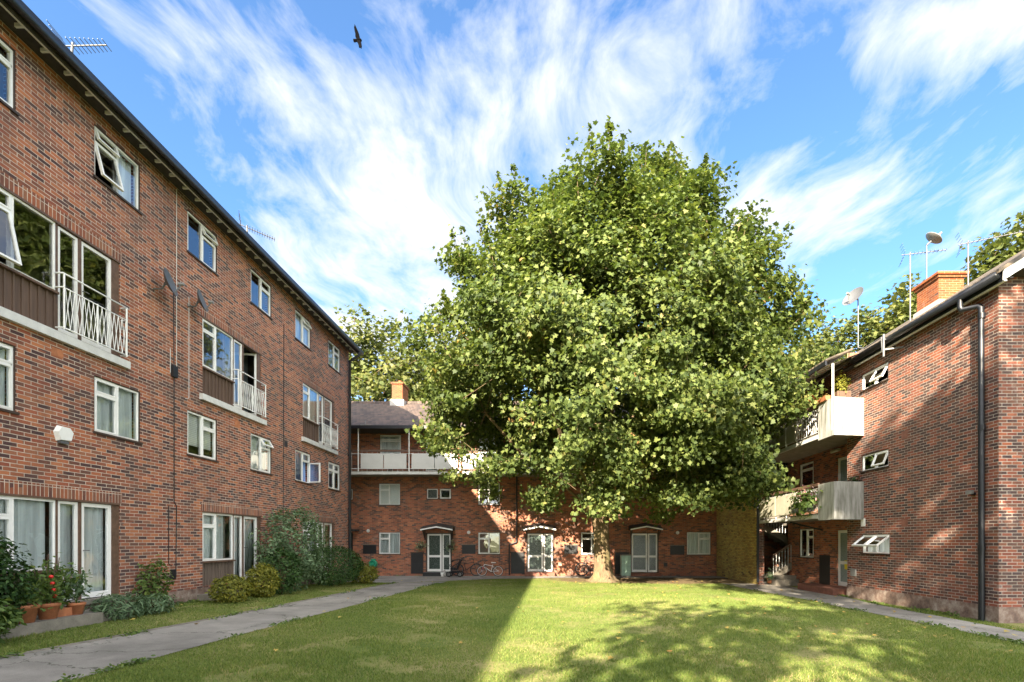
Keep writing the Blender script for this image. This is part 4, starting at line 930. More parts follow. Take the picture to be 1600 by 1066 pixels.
def grow(nodes0, targets, bias=0.55):
    """connect every target to the nearest grown node -> list of (pos, parent index)"""
    P = [np.array(p) for p, _ in nodes0]; par = [q for _, q in nodes0]
    root = P[0]; order = np.argsort(np.linalg.norm(targets - P[-1], axis=1)); dist = [0.0] * len(P)
    for i in order:
        t = targets[i]; A = np.array(P); d = np.linalg.norm(A - t, axis=1); cost = d + bias * np.array(dist)
        cost[t[2] < A[:, 2] - 1.2] += 3
        j = int(np.argmin(cost)); prev = j; L = d[j]; m = max(1, int(L / 0.9)); a = P[j].copy()
        for s in range(1, m + 1):
            f = s / m; q = a * (1 - f) + t * f
            if s < m: q = q + RS.normal(size=3) * 0.06 * L / m + np.array([0, 0, -0.05 * L * math.sin(math.pi * f)])
            P.append(q); par.append(prev); dist.append(dist[prev] + L / m); prev = len(P) - 1
    return P, par
def branch_mesh(P, par, r_tip, r_pow, rmax, skip_r=0.0, sides=6, r_root=None, parent=None, name='limbs', mat=None, first=1):
    n = len(P); acc = np.zeros(n); kids = [[] for _ in range(n)]
    for i in range(1, n):
        if par[i] >= 0: kids[par[i]].append(i)
    for i in range(n - 1, -1, -1):
        acc[i] = 1.0 if not kids[i] else sum(acc[k] for k in kids[i])
    R = np.minimum(r_tip * acc ** r_pow, rmax); mb = MB(); mb.smooth = True
    for i in range(first, n):
        if par[i] < 0: continue
        a = P[par[i]]; b = P[i]; ra = min(R[par[i]], R[i] * 1.35); rb = R[i]
        if rb < skip_r: continue
        s = sides if rb > 0.03 else 4
        mb.tube([a, b], 0, s, cap=False, r_list=[ra, rb])
    return mb.build(name, mat, parent), R

# ================= THE MAPLE =================
tx, ty = TREE; tz = gz(tx, ty)
MT = empty('maple_tree', (tx, ty, tz), 'large broad maple tree in full leaf standing on the lawn before the back building', 'tree')
trunk = MB(); trunk.mat(M('bark')); ns = 40; rings = []
prof = [(-.15, .92), (0.0, .74), (.12, .58), (.3, .48), (.6, .42), (1.0, .385), (1.6, .36), (2.2, .355), (2.7, .375), (3.1, .40)]
cx = lambda h: tx - .05 * h; cy = lambda h: ty + 0.02 * h
rsd = np.random.RandomState(5); ph = rsd.rand(6) * 6
vs = []; 
for h, r in prof:
    for k in range(ns):
        a = 2 * math.pi * k / ns; fl = max(0, (.5 - h)) * .35 * (math.sin(5 * a + ph[0]) + .5 * math.sin(3 * a + ph[1])); rid = .012 * math.sin(14 * a + ph[2] + h) + .015 * math.sin(4 * a + ph[3] + h * .6)
        rr = r + fl * r + rid; vs.append((cx(h) + rr * math.cos(a), cy(h) + rr * math.sin(a), tz + h))
fs = []
for i in range(len(prof) - 1):
    for k in range(ns):
        k2 = (k + 1) % ns; fs.append((i * ns + k, i * ns + k2, (i + 1) * ns + k2, (i + 1) * ns + k))
trunk.smooth = True; trunk.add(vs, fs)
top = np.array([cx(2.7), cy(2.7), tz + 2.75])
# main limbs leaving the fork
limbs = [[(-.18, .05, .5), (-.9, -.2, 1.9), (-1.9, -1.0, 3.6), (-2.6, -2.0, 6.0)], [(.2, -.1, .5), (.75, -.4, 1.8), (1.3, -1.0, 4.0), (1.4, -1.6, 7.0), (1.1, -2.2, 10.0)],
         [(.0, -.25, .6), (-.1, -1.2, 2.0), (.2, -2.6, 4.4), (.3, -3.4, 7.5)], [(.25, .1, .4), (1.5, -.6, 1.5), (3.0, -1.8, 3.0), (4.4, -2.6, 5.0)],
         [(-.25, -.1, .4), (-1.7, -.5, 1.6), (-3.6, -1.6, 2.9), (-5.0, -2.4, 4.4)], [(-.1, .15, .6), (-.3, .4, 2.6), (-.6, -.6, 6.0), (-.7, -1.4, 10.0)],
         [(.1, -.3, .3), (.9, -2.4, 1.5), (2.3, -4.6, 2.6), (3.6, -6.0, 3.9)], [(-.1, -.3, .3), (-.8, -2.2, 1.6), (-1.8, -4.4, 2.6), (-2.4, -6.0, 4.0)]]
nodes = [(top - np.array([0, 0, .5]), -1), (top, 0)]
for lb in limbs:
    prev = 1
    for q in lb: nodes.append((top + np.array(q), prev)); prev = len(nodes) - 1
def env(x, y, z):      # <1 inside the crown
    cxx = 2.15 + .09 * (z - 6.6) * (1 if z > 6.6 else .25); z0 = 5.6; rz = 8.4 if z > z0 else 4.3; e = 1.72 if z > z0 else 3.0
    r = math.sqrt(((x - cxx) / 7.1) ** 2 + ((y - 19.2) / 4.9) ** 2)
    return (r ** e + abs((z - z0) / rz) ** e) ** (1 / e)
rs = np.random.RandomState(3); T = []
bl = [rs.uniform([-6, 12, 1], [10, 25, 15]) for _ in range(70)]
while len(T) < 1250:
    p = rs.uniform([-7, 12.5, .8], [11.5, 25.6, 15.4]); e = env(*p)
    lump = 0.125 * math.sin(p[0] * 1.9 + 1) * math.sin(p[2] * 1.7) + .07 * math.sin(p[1] * 2.1 + p[0]) + .05 * math.sin(3.7 * p[2] + 2.2 * p[0])
    e += lump
    if e > 1.0 or e < .50: continue
    if rs.rand() > (0.25 + 0.75 * sstep((e - .5) / .35)): continue
    if p[1] > 24.4 and p[2] < 9.2: continue
    tt = 26.3 - p[1]; xw, zw = p[0] + .4 * tt, p[2] - .54 * tt      # crown thinned along the sun's path so light reaches wall and trunk
    if -4.5 < xw < 4.7 and -4.6 < zw < (1.9 if xw < 2.8 else -.6) and rs.rand() > .15: continue
    if p[2] < 3.0 + .25 * (4 - abs(p[0] - 2.2)) and abs(p[0] - 2.2) < 4 and rs.rand() > .35: continue
    if p[0] > 8.6 and p[2] < 6.6 and p[1] > 14.6: continue
    if p[2] < 2.2 and math.hypot(p[0] - tx, p[1] - ty) < 2.3: continue
    if T and min(np.sum((np.array(T[-400:]) - p) ** 2, axis=1)) < .30 ** 2: continue
    T.append(p)
T = np.array(T); P_, par_ = grow(nodes, T, .25)
t2 = trunk.build('trunk', None, MT)
C = []; sc = []
c0 = np.array([2.3, 19.2, 6.3])
for p in T:
    o = p - c0; o /= np.linalg.norm(o); m = int(135 + rs.rand() * 90); s = .27 + .2 * rs.rand()
    q = np.clip(rs.normal(size=(m, 3)), -1.9, 1.9) * np.array([s, s, s * .55]); C.append(p + q + o * .15)
# leading shoots on the upper outline, each with its own stem
up_t = [p for p in T if p[2] > 7.5 and env(*p) > .78]
for _ in range(170):
    p = up_t[rs.randint(len(up_t))]; L = .7 + rs.rand() * 1.0; o = (p - c0); o /= np.linalg.norm(o); d = np.array([o[0] * .35, o[1] * .3, 1.0]); d /= np.linalg.norm(d)
    m = int(14 + 22 * L); tt = rs.rand(m) ** .8; C.append(p + np.outer(tt, d * L) + rs.normal(size=(m, 3)) * (.13 * (1.15 - tt))[:, None]); P_.append(p + d * L * .9); par_.append(int(np.argmin(np.linalg.norm(np.array(P_[:-1]) - p, axis=1))))
lo, Rr = branch_mesh(P_, par_, .0095, .50, .27, 0.0, 8, parent=MT, name='limbs', mat=M('bark'), first=2)
C = np.concatenate(C)
bad = (C[:, 1] > 25.0) & (C[:, 2] < 9); bad |= (C[:, 0] > 9.05) & (C[:, 2] < 6.6) & (C[:, 1] > 15.2); C = C[~bad]
leaf_mesh('crown', C, .145, M('maple_leaf'), MT, MAPLE, up=.55, out=c0, outw=.55, seed=1)

# ---------------- generic broadleaf tree ----------------
def broad_tree(x, y, h, r, label, group=None, seed=1, mat='far_leaf', ncl=240, per=70, leaf=.30, zb=None, cat='tree', name='broadleaf_tree', clear=.3, squash=1.0):
    rs = np.random.RandomState(seed); zg = gz(x, y) if zb is None else zb; R = empty(name, (x, y, zg), label, cat, group)
    c = np.array([x, y, zg + h * (clear + (1 - clear) / 2)]); rz = h * (1 - clear) / 2; T = []
    while len(T) < ncl:
        q = rs.uniform(-1, 1, 3); e = np.linalg.norm(q) + .14 * math.sin(q[0] * 6 + seed) * math.sin(q[2] * 5) + .08 * math.sin(9 * q[1] + q[0] * 4)
        if e > 1 or e < .5: continue
        T.append(c + q * np.array([r, r * squash, rz]))
    T = np.array(T); top = np.array([x, y, zg + h * clear * 1.1]); nodes = [(np.array([x, y, zg - .2]), -1), (np.array([x + .1, y, zg + h * clear * .5]), 0), (top, 1), (top + np.array([.2, 0, rz * .8]), 2)]
    P, par = grow(nodes, T, .3); branch_mesh(P, par, .02, .5, .38, 0, 6, parent=R, name='trunk', mat=M('bark'))
    C = np.concatenate([t + np.clip(rs.normal(size=(per, 3)), -1.8, 1.8) * np.array([.6, .6, .4]) * (r / 4.5) ** .5 for t in T])
    leaf_mesh('crown', C, leaf, M(mat), R, MAPLE if leaf > .2 else OVAL, up=.5, out=c, outw=.5, seed=seed); return R
g = 'trees rising behind the roofs'
broad_tree(-12.5, 37, 18, 5.0, 'pale green tree above the roof between the left block and the maple', g, 21)
broad_tree(-6.5, 38.5, 18, 5.2, 'tree partly hidden behind the left edge of the maple crown', g, 22)
broad_tree(23, 38, 19.5, 4.4, 'tree behind the gallery roof, right of the maple', g, 23)
broad_tree(18.0, 39, 17.5, 4.8, 'tree showing just beyond the right edge of the maple crown', g, 24)
broad_tree(24.6, 34, 19.5, 3.0, 'narrow tree between the roof dish and the orange brick chimney', g, 25, ncl=170)
broad_tree(26.2, 27.5, 20.0, 3.3, 'tree behind the ridge to the right of the orange brick chimney', g, 26, ncl=190)
# trees standing behind the viewpoint: they shade the right side of the court and mirror in the windows
SH = []
for i, (x, y, h, r, sd) in enumerate([(-2.1, -10.5, 18.6, 4.3, 31), (3.0, -9.5, 19.0, 4.6, 32), (8.0, -7.5, 18.0, 4.6, 33)]):
    SH.append(broad_tree(x, y, h, r, ['tall tree on the lawn behind the viewpoint', 'tall tree by the end of the right block', 'tall tree far behind the viewpoint', 'tree beside the gable of the right block'][i], 'trees behind the viewpoint', sd, 'maple_leaf', ncl=70, per=90, leaf=.34, clear=.2))

# ---------------- shrubs ----------------
def shrub(name, x, y, rx, ry, h, mat, label, n, leaf, shape=OVAL, cat='shrub', seed=1, lumps=.18, up=.5, base=0.0, z=None, group=None):
    rs = np.random.RandomState(seed); zg = gz(x, y) if z is None else z; R = empty(name, (x, y, zg), label, cat, group)
    st = MB(); st.mat(M('bark')); 
    for i in range(9):
        a = rs.rand() * 6.28; d = rs.rand() * .6 + .2; st.tube([(x, y, zg - .05), (x + rx * .3 * d * math.cos(a), y + ry * .3 * d * math.sin(a), zg + h * .35), (x + rx * d * math.cos(a), y + ry * d * math.sin(a), zg + h * (.6 + .2 * rs.rand()))], 0, 5, r_list=[.022, .015, .006])
    st.build('stems', None, R); C = []
    while len(C) < n:
        q = rs.normal(size=3); q /= np.linalg.norm(q); e = .55 + .45 * rs.rand() ** .4
        e *= 1 + lumps * math.sin(q[0] * 5 + seed) * math.sin(q[2] * 6 + q[1] * 4) + lumps * .5 * math.sin(11 * q[0] + 7 * q[2])
        p = np.array([x + rx * q[0] * e, y + ry * q[1] * e, zg + base + (h - base) * (.5 + .5 * q[2] * e)])
        if p[2] > zg: C.append(p)
    leaf_mesh('foliage', np.array(C), leaf, M(mat), R, shape, up=up, out=(x, y, zg + h * .4), outw=.7, seed=seed); return R
shrub('flowering_shrub', -8.40, 15.95, .85, 1.3, 2.75, 'grey_leaf', 'tall loose green shrub between the second and third patio windows', 5200, .11, seed=2, lumps=.28)
shrub('dark_shrub', -8.25, 14.95, .55, .6, 1.55, 'dark_leaf', 'dark low shrub at the foot of the tall loose shrub', 2600, .09, seed=12)
shrub('clipped_hedge', -8.25, 18.6, .95, 1.7, 1.55, 'dark_leaf', 'dark green clipped hedge under the far patio window', 8000, .075, seed=3, lumps=.06)
shrub('round_shrub', -8.35, 12.75, .42, .62, .72, 'yellow_leaf', 'rounded yellow green shrub in front of the boarded panel', 2600, .075, seed=4, lumps=.12)
shrub('round_shrub', -8.3, 14.05, .42, .5, .98, 'yellow_leaf', 'taller rounded yellow green shrub right of the second patio door', 3000, .075, seed=5, lumps=.10)
shrub('round_shrub', -7.75, 20.3, .55, .7, .85, 'yellow_leaf', 'small pale yellow shrub at the far end of the hedge', 2600, .085, seed=6)
shrub('leafy_plant', -8.75, 9.85, .36, .55, .52, 'grey_leaf', 'low leafy grey green plant right of the nearest patio door', 1100, .13, LANCE, 'plant', 7, up=.8)
shrub('leafy_plant', -8.65, 10.6, .34, .45, .42, 'grey_leaf', 'lower leafy clump under the tall climbing plant', 800, .13, LANCE, 'plant', 8, up=.8)
shrub('climbing_plant', -9.15, 11.25, .20, .38, 1.15, 'mid_leaf', 'tall thin plant with yellow blooms against the brick wall', 700, .10, OVAL, 'plant', 9, lumps=.35)
shrub('garden_shrub', -8.75, 7.35, .42, .62, 1.8, 'dark_leaf', 'dark leafy shrub at the left edge in front of the patio window', 5200, .085, seed=10, lumps=.3, z=-1.5)
shrub('garden_shrub', -8.35, 7.0, .35, .5, .75, 'mid_leaf', 'low green plant beside the blue pot at the left edge', 900, .12, seed=11, z=-1.5)
shrub('wall_plant', 10.0, 12.0, .05, .3, .12, 'mid_leaf', 'small weed at the foot of the right wall', 60, .06, seed=13, cat='plant')
# ---------------- potted plants ----------------
def pot(x, y, z, r, h, label, leafy=None, mat='terracotta', ph=.6, pn=400, sp=.3, seed=1, fruit=False, name='potted_plant', lm='mid_leaf', leaf=.09, square=False, canes=0, cat='potted plant'):
    R = empty(name, (x, y, z), label, cat); mb = MB(); mb.mat(M(mat))
    if square: mb.hexa([(x - r, y - h * 1.5, z), (x + r, y - h * 1.5, z), (x + r, y + h * 1.5, z), (x - r, y + h * 1.5, z)] + [(x - r * 1.15, y - h * 1.6, z + h), (x + r * 1.15, y - h * 1.6, z + h), (x + r * 1.15, y + h * 1.6, z + h), (x - r * 1.15, y + h * 1.6, z + h)])
    else: mb.lathe([(.01, z), (r * .68, z), (r * .93, z + h * .78), (r * 1.02, z + h * .79), (r * 1.05, z + h), (r * .93, z + h), (r * .88, z + h * .9), (.01, z + h * .9)], x, y, 24)
    mb.build('pot', None, R)
    if pn:
        rs = np.random.RandomState(seed); s = MB(); s.mat(M('mid_leaf')); zt = z + h * .9; tips = []
        for i in range(9):
            a = rs.rand() * 6.28; d = rs.rand() * sp; q = [(x, y, zt), (x + d * .5 * math.cos(a), y + d * .5 * math.sin(a), zt + ph * .5), (x + d * math.cos(a), y + d * math.sin(a), zt + ph * (.6 + .4 * rs.rand()))]
            s.tube(q, .006, 5); tips.append(q)
        s.build('stems', None, R)
        C = []
        for i in range(pn):
            q = tips[rs.randint(9)]; t = .15 + .85 * rs.rand(); b = Vector(q[0]).lerp(Vector(q[2]), t); C.append(np.array(b) + rs.normal(size=3) * sp * .3)
        leaf_mesh('foliage', np.array(C), leaf, M(lm), R, OVAL, up=.6, seed=seed)
        if fruit:
            for i in range(4):
                f = MB(); b = C[rs.randint(len(C))]; f.ball((x + .12 + .06 * i, y - .08 * i, z + h + .12 * i + .12), .032, .032, .03); f.build('tomato', M('red_plastic'), R)
    if canes:
        for i in range(canes):
            c = MB(); c.tube([(x - .1 + .12 * i, y, z + h * .5), (x - .05 + .15 * i, y + .05, z + h + ph * 1.15)], .008, 5); c.build('cane', M('brown_wood'), R)
    return R
pot(-8.80, 8.11, -1.36, .185, .30, 'large terracotta pot with leafy plant, leftmost of the three by the patio', pn=420, ph=.5, sp=.30, seed=41)
pot(-8.83, 8.53, -1.36, .16, .28, 'whitened terracotta pot with tomato plant and canes', pn=420, ph=.75, sp=.3, seed=42, fruit=True, canes=2, lm='mid_leaf')
pot(-8.95, 8.84, -1.36, .12, .15, 'low rectangular terracotta trough with tomato plant', pn=300, ph=.8, sp=.22, seed=43, square=True, canes=1)
pot(-8.84, 9.05, -1.36, .13, .22, 'small banded terracotta pot nearest the patio door', pn=200, ph=.65, sp=.2, seed=44, lm='grey_leaf')
pot(-8.68, 7.82, -1.36, .10, .14, 'small blue and orange pot at the left edge of the terrace', pn=60, ph=.15, sp=.1, seed=45, mat='dish_grey')
# hanging baskets at the first door
for px, lab in ((659.7, 'hanging basket of pale flowers left of the leftmost front door'), (705.8, 'hanging basket of pale flowers right of the leftmost front door')):
    X = bx(px); Z = bz(853); R = empty('hanging_basket', (X, BY - .3, Z), lab, 'hanging basket', 'hanging baskets at the leftmost door')
    b = MB(); b.lathe([(.01, Z - .16), (.10, Z - .13), (.16, Z - .02), (.15, Z)], X, BY - .3, 14); b.build('basket', M('dark_wood'), R)
    b = MB(); b.tube([(X, BY, Z + .45), (X, BY - .3, Z + .45), (X, BY - .3, Z)], .008, 5); b.build('hook', M('black_metal'), R)
    rs = np.random.RandomState(int(px)); C = np.array([X, BY - .3, Z]) + rs.normal(size=(300, 3)) * np.array([.14, .1, .13]); leaf_mesh('foliage', C, .07, M('grey_leaf'), R, OVAL, seed=2)
    leaf_mesh('flowers', C[:40] + .02, .05, M('petal_white'), R, OVAL, seed=3)
# ---------------- grass ----------------
def in_path(x, y):
    xl = np.interp(y, [p[1] for p in PL], [p[0] for p in PL]); xr = np.interp(y, [p[1] for p in PR], [p[0] for p in PR])
    a = np.interp(y, [2, 9, 14, 18.5, 21.5], [8.3, 8.33, 8.2, 7.9, 7.6]); b = np.interp(y, [2, 9.7, 14.2, 17, 21.5], [9.55, 9.6, 9.72, 10.2, 10.2])
    return ((x > xl - .06) & (x < xr)) | ((x > a) & (x < b))
rs = np.random.RandomState(77)
def grass(name, n, y0, y1, pw, hb, wb, seed):
    rs = np.random.RandomState(seed); y = y0 + (y1 - y0) * rs.rand(n) ** pw; x = (rs.rand(n) * 2 - 1) * np.minimum(1.16 * y, 10.2) + 0.0
    k = (x > -9.35) & (x < 10.15) & ~in_path(x, y) & ~((x < -8.6) & (y < 10.12))
    edgeY = np.interp(x, [-13, -9, -6.7, -4.6, -2.5, 1, 6, 9.15], [21.4, 21.3, 21.2, 22.6, 23.9, 24.6, 24.7, 24.6]); k &= y < edgeY - .05
    e = np.sqrt(((x - 5.0) / 6.2) ** 2 + ((y - 23.6) / 3.2) ** 2); k &= e > .86 + .2 * (rs.rand(n) - .5)
    pn = np.sin(x * 1.7 + 2 * np.sin(y * .9)) * np.sin(y * 1.9 + 1.3 * np.sin(x * 2.3)) + .5 * np.sin(x * 5.1 + y * 2.2) * np.sin(y * 6.3 - x); k &= (pn < .6) | (rs.rand(n) < .22)
    x = x[k]; y = y[k]; n = len(x); z = np.array([gz(a, b) for a, b in zip(x, y)])
    h = hb * (.5 + rs.rand(n)) * (1 + .35 * np.sin(x * 1.3) * np.sin(y * 1.1)); a = rs.rand(n) * 6.283; w = wb * (.7 + .6 * rs.rand(n)); lx = rs.normal(size=n) * .5 * h; ly = rs.normal(size=n) * .5 * h
    V = np.zeros((n, 3, 3)); V[:, 0] = np.stack([x - np.cos(a) * w, y - np.sin(a) * w, z - .005], 1); V[:, 1] = np.stack([x + np.cos(a) * w, y + np.sin(a) * w, z - .005], 1); V[:, 2] = np.stack([x + lx, y + ly, z + h], 1)
    me = bpy.data.meshes.new(name); me.vertices.add(n * 3); me.vertices.foreach_set('co', V.reshape(-1).astype(np.float32)); me.loops.add(n * 3); me.loops.foreach_set('vertex_index', np.arange(n * 3, dtype=np.int32))
    me.polygons.add(n); me.polygons.foreach_set('loop_start', (np.arange(n) * 3).astype(np.int32))
    try: me.polygons.foreach_set('loop_total', np.full(n, 3, np.int32))
    except Exception: pass
    me.materials.append(M('grass_blade')); me.update(calc_edges=True); o = bpy.data.objects.new(name, me); COL.objects.link(o)
    return tag(o, 'short mown green grass of the court lawn', 'grass', kind='stuff')
grass('lawn_grass', 600000, 4.5, 24.5, 1.35, .035, .006, 78)
# fallen leaves
n = 260; rs = np.random.RandomState(90); y = 7 + 17 * rs.rand(n); x = rs.uniform(-1, 1, n) * np.minimum(1.1 * y, 9.8); x = np.where(rs.rand(n) < .6, np.abs(x), x)
leaf_mesh('fallen_leaves', np.array([(a, b, gz(a, b) + .045) for a, b in zip(x, y)]), .085, M('fallen_leaf'), None, MAPLE, up=3.0, seed=91)
tag(bpy.data.objects['fallen_leaves'], 'scattered yellow and brown fallen leaves on the lawn', 'leaves', kind='stuff')

# weeds and litter along the path edges and the foot of the walls
rs = np.random.RandomState(95); pts = []
def run(pl, n, sp):
    for _ in range(n):
        k = rs.randint(len(pl) - 1); t = rs.rand(); x = pl[k][0] * (1 - t) + pl[k + 1][0] * t; y = pl[k][1] * (1 - t) + pl[k + 1][1] * t
        if math.sin(y * 3.1) + math.sin(y * 1.3 + x) < rs.rand() * 1.2 - .3: continue
        m = rs.randint(4, 14); q = np.stack([x + rs.normal(size=m) * sp, y + rs.normal(size=m) * sp * 1.6], 1)
        for a, b in q: pts.append((a, b, gz(a, b) + .01 + .04 * rs.rand()))
run(PL, 260, .04); run(PR, 300, .05); run([(8.3, 3), (8.33, 9), (8.2, 14), (7.9, 18.5)], 200, .06); run([(9.55, 3), (9.6, 9.7), (9.72, 14.2), (10.2, 17)], 200, .06); run([(-9.3, 9.6), (-9.3, 12.8)], 90, .05); run([(10.12, 11), (10.12, 16.4)], 120, .04); run([(-9.5, 26.2), (9, 26.2)], 50, .03)
leaf_mesh('edge_weeds', np.array(pts), .07, M('mid_leaf'), None, OVAL, up=.8, seed=96); tag(bpy.data.objects['edge_weeds'], 'small weeds along the path edges and wall feet', 'weeds', kind='stuff')
# ================= small things =================
def local(build_fn, name, loc, label, cat, group=None):
    R = empty(name, loc, label, cat, group); build_fn(R); return R
# satellite dishes
def dish(name_label, c, facing, r, base, mast=None, colour='dish_grey', group=None, wallpt=None):
    """c = dish centre, facing = direction the bowl looks, base = foot of the mast/bracket"""
    c = Vector(c); f = Vector(facing).normalized(); R = empty('satellite_dish', base, name_label, 'satellite dish', group)
    q = f.to_track_quat('Z', 'Y').to_matrix().to_4x4(); Mx = Matrix.Translation(c) @ q
    mb = MB(); n = 28; prof = [(r * t, r * .28 * t * t) for t in (0.02, .25, .5, .75, 1.0)] + [(r * 1.02, r * .29), (r * .98, r * .25), (r * .7, r * .09), (r * .3, -.012), (.01, -.02)]
    mb.lathe(prof, 0, 0, n, Mx); mb.build('dish', M(colour), R)
    mb = MB(); tip = Mx @ Vector((0, -r * .25, r * .95)); low = Mx @ Vector((0, -r * .95, r * .2)); mb.tube([low, tip], .014, 6); mb.build('feed_arm', M('galvanised'), R)
    mb = MB(); d = (c - tip).normalized(); mb.tube([tip - d * .05, tip + d * .07], .035, 10); mb.build('receiver', M('dish_light'), R)
    mb = MB(); mb.tube([tuple(p) for p in mast], .019, 8)
    mb.tube([c - f * .02, Vector(mast[0])], .03, 8); mb.build('mast', M('galvanised'), R); return R
cL = LEFT(11.5, .32, 6.17); dish('black satellite dish on the left wall, nearer of the two', cL, (1, .33, .30), .30, (LX, 11.7, 6.0), [LEFT(11.5, .27, 6.12), LEFT(11.5, .2, 6.02), LEFT(11.5, .0, 6.02)], group='dishes on the left wall')
cL = LEFT(12.6, .30, 6.28); dish('black satellite dish on the left wall, farther one just below a top window', cL, (1, .33, .30), .27, (LX, 12.7, 6.1), [LEFT(12.6, .25, 6.23), LEFT(12.6, .2, 6.14), LEFT(12.6, .0, 6.14)], group='dishes on the left wall')
# roof dish on a cranked pole at the right eaves
dish('grey satellite dish on a cranked wall pole above the right gutter', (9.62, 15.2, 7.66), (-.75, -.35, .45), .32, (10.2, 15.2, 5.5), [(9.74, 15.2, 7.62), (9.74, 15.2, 6.1), (9.80, 15.0, 6.0), (9.78, 14.2, 6.0), (9.78, 14.15, 5.55)])
b = MB(); b.tube([(9.78, 14.1, 6.05), (9.78, 14.1, 5.4)], .03, 8); b.bar((9.78, 14.1, 5.6), (10.2, 13.9, 5.6), .04); b.bar((9.78, 14.1, 5.9), (10.2, 13.5, 5.75), .03); b.build('wall_bracket', M('galvanised'), bpy.data.objects['satellite_dish.002'])
def yagi(label, base, top, dirn, L, n, w, group=None, el=.012, hor=True):
    R = empty('television_aerial', base, label, 'aerial', group); t = Vector(top); d = Vector(dirn).normalized(); s = d.cross(Vector((0, 0, 1))).normalized(); upv = s.cross(d).normalized()
    e = s if hor else upv
    mb = MB(); mb.tube([base, tuple(t + Vector((0, 0, .06)))], .022, 8); mb.build('mast', M('galvanised'), R)
    mb = MB(); mb.tube([tuple(t - d * .25), tuple(t + d * L)], .014, 6); mb.build('boom', M('galvanised'), R)
    mb = MB()
    for i in range(n):
        p = t + d * (L * i / (n - 1)); ww = w * (1 - .3 * i / n); mb.tube([tuple(p - e * ww / 2), tuple(p + e * ww / 2)], .007, 5)
    for k in (-1, 1):
        for j in range(4): p = t - d * (.18 + .03 * j) + upv * k * (.05 + .09 * j); mb.tube([tuple(p - s * w * .55), tuple(p + s * w * .55)], .006, 5)
    mb.build('elements', M('galvanised'), R); return R
yagi('television aerial with many rods on the left roof, nearer one', (-9.5, 9.6, 9.3), (-9.5, 9.65, 9.90), (.75, .1, .12), .62, 9, .34, 'aerials on the left roof')
yagi('television aerial pointing right on the left roof above the second top window', (-9.35, 15.0, 9.2), (-9.35, 15.0, 9.75), (.8, .5, -.15), .75, 12, .34, 'aerials on the left roof')
yagi('television aerial on a tall thin pole left of the orange chimney', (12.2, 16.3, 7.3), (12.2, 16.3, 9.70), (.85, -.3, -.05), 1.0, 10, .26, 'aerials beside the right chimney')
yagi('television aerial with a long boom right of the orange chimney', (13.2, 15.2, 7.7), (13.2, 15.2, 9.40), (.9, -.35, .03), 1.35, 12, .26, 'aerials beside the right chimney')
dish('satellite dish on a pole behind the orange chimney', (12.62, 15.9, 9.92), (.55, -.25, .75), .27, (12.4, 15.9, 8.0), [(12.44, 15.9, 9.75), (12.44, 15.9, 8.0)], colour='dish_light')
# alarm box
R = empty('alarm_box', LEFT(9.34, 0, 1.98), 'white six sided alarm box with a blue foot on the brick wall', 'alarm box')
mb = MB(); hexp = [(-.17, .02), (-.10, .15), (.09, .15), (.17, .05), (.12, -.13), (-.12, -.15)]; z0 = 2.08; u0 = 9.34
vs = [LEFT(u0 + a, 0, z0 + b) for a, b in hexp] + [LEFT(u0 + a * .85, .085, z0 + b * .85) for a, b in hexp]; mb.add(vs, [(6, 7, 8, 9, 10, 11), (5, 4, 3, 2, 1, 0)] + [(i, (i + 1) % 6, 6 + (i + 1) % 6, 6 + i) for i in range(6)]); mb.build('cover', M('white_paint'), R)
mb = MB(); LEFT.box(mb, u0 - .09, u0 + .07, .0, .07, z0 - .19, z0 - .135); mb.build('beacon', M('dish_grey'), R)
# security light on the right wall
R = empty('security_light', RIGHT(11.5, 0, 1.1), 'small security light high on the right wall by the downpipe', 'wall light')
mb = MB(); mb.box(10.13, 10.2, 11.52, 11.60, 1.12, 1.18); mb.build('bracket', M('black_metal'), R); mb = MB(); mb.box(10.04, 10.125, 11.5, 11.64, 1.14, 1.23); mb.build('lamp_head', M('dish_light'), R)
# bird
def bird():
    s = 1 / 41.0; o = Vector(((560 - 857) * s, 18.4, (847 - 66) * s)); R = empty('bird', tuple(o), 'black bird with wings spread gliding in the sky', 'bird'); mb = MB(); mb.mat(M('bird_black'))
    def P(px, py, dy=0): return (o.x + (px - 40) * s * .95 / 15.2 * 1.0 + 0, o.y + dy, o.z)
    def Q(zx, zy, dy=0): return ((520 + zx / 15.225 - 857) * s, 18.4 + dy, (847 - 30 - zy / 15.225) * s)
    up = [(555, 235), (580, 265), (610, 330), (640, 400), (655, 470), (640, 510), (585, 500), (555, 470), (560, 420), (548, 360), (540, 285), (556, 275)]
    dn = [(600, 540), (585, 570), (610, 620), (640, 690), (658, 765), (685, 760), (710, 800), (716, 720), (700, 640), (688, 590), (665, 550)]
    for prof, sg in ((up, 1), (dn, -1)):
        n = len(prof); cxm = sum(p[0] for p in prof) / n; f = [Q(a, b, -.04 - abs(b - 525) / 2600) for a, b in prof]; bk = [Q(a, b, .0 - abs(b - 525) / 2600) for a, b in prof]
        mb.add(f + bk, [tuple(range(n)), tuple(reversed(range(n, 2 * n)))] + [(i, n + i, n + (i + 1) % n, (i + 1) % n) for i in range(n)])
    ax = [Q(500, 530), Q(560, 525), Q(620, 520), Q(655, 522), Q(680, 522), Q(697, 526)]; mb.tube([ax[0], ax[1], ax[2], ax[3], ax[4], ax[5]], 0, 8, r_list=[.05, .045, .075, .06, .045, .006])
    t = [(500, 520), (505, 545), (530, 575), (575, 545), (575, 515)]; f = [Q(a, b, -.02) for a, b in t]; bk = [Q(a, b, .01) for a, b in t]; n = 5
    mb.add(f + bk, [tuple(range(n)), tuple(reversed(range(n, 2 * n)))] + [(i, n + i, n + (i + 1) % n, (i + 1) % n) for i in range(n)])
    mb.build('body', None, R)
bird()
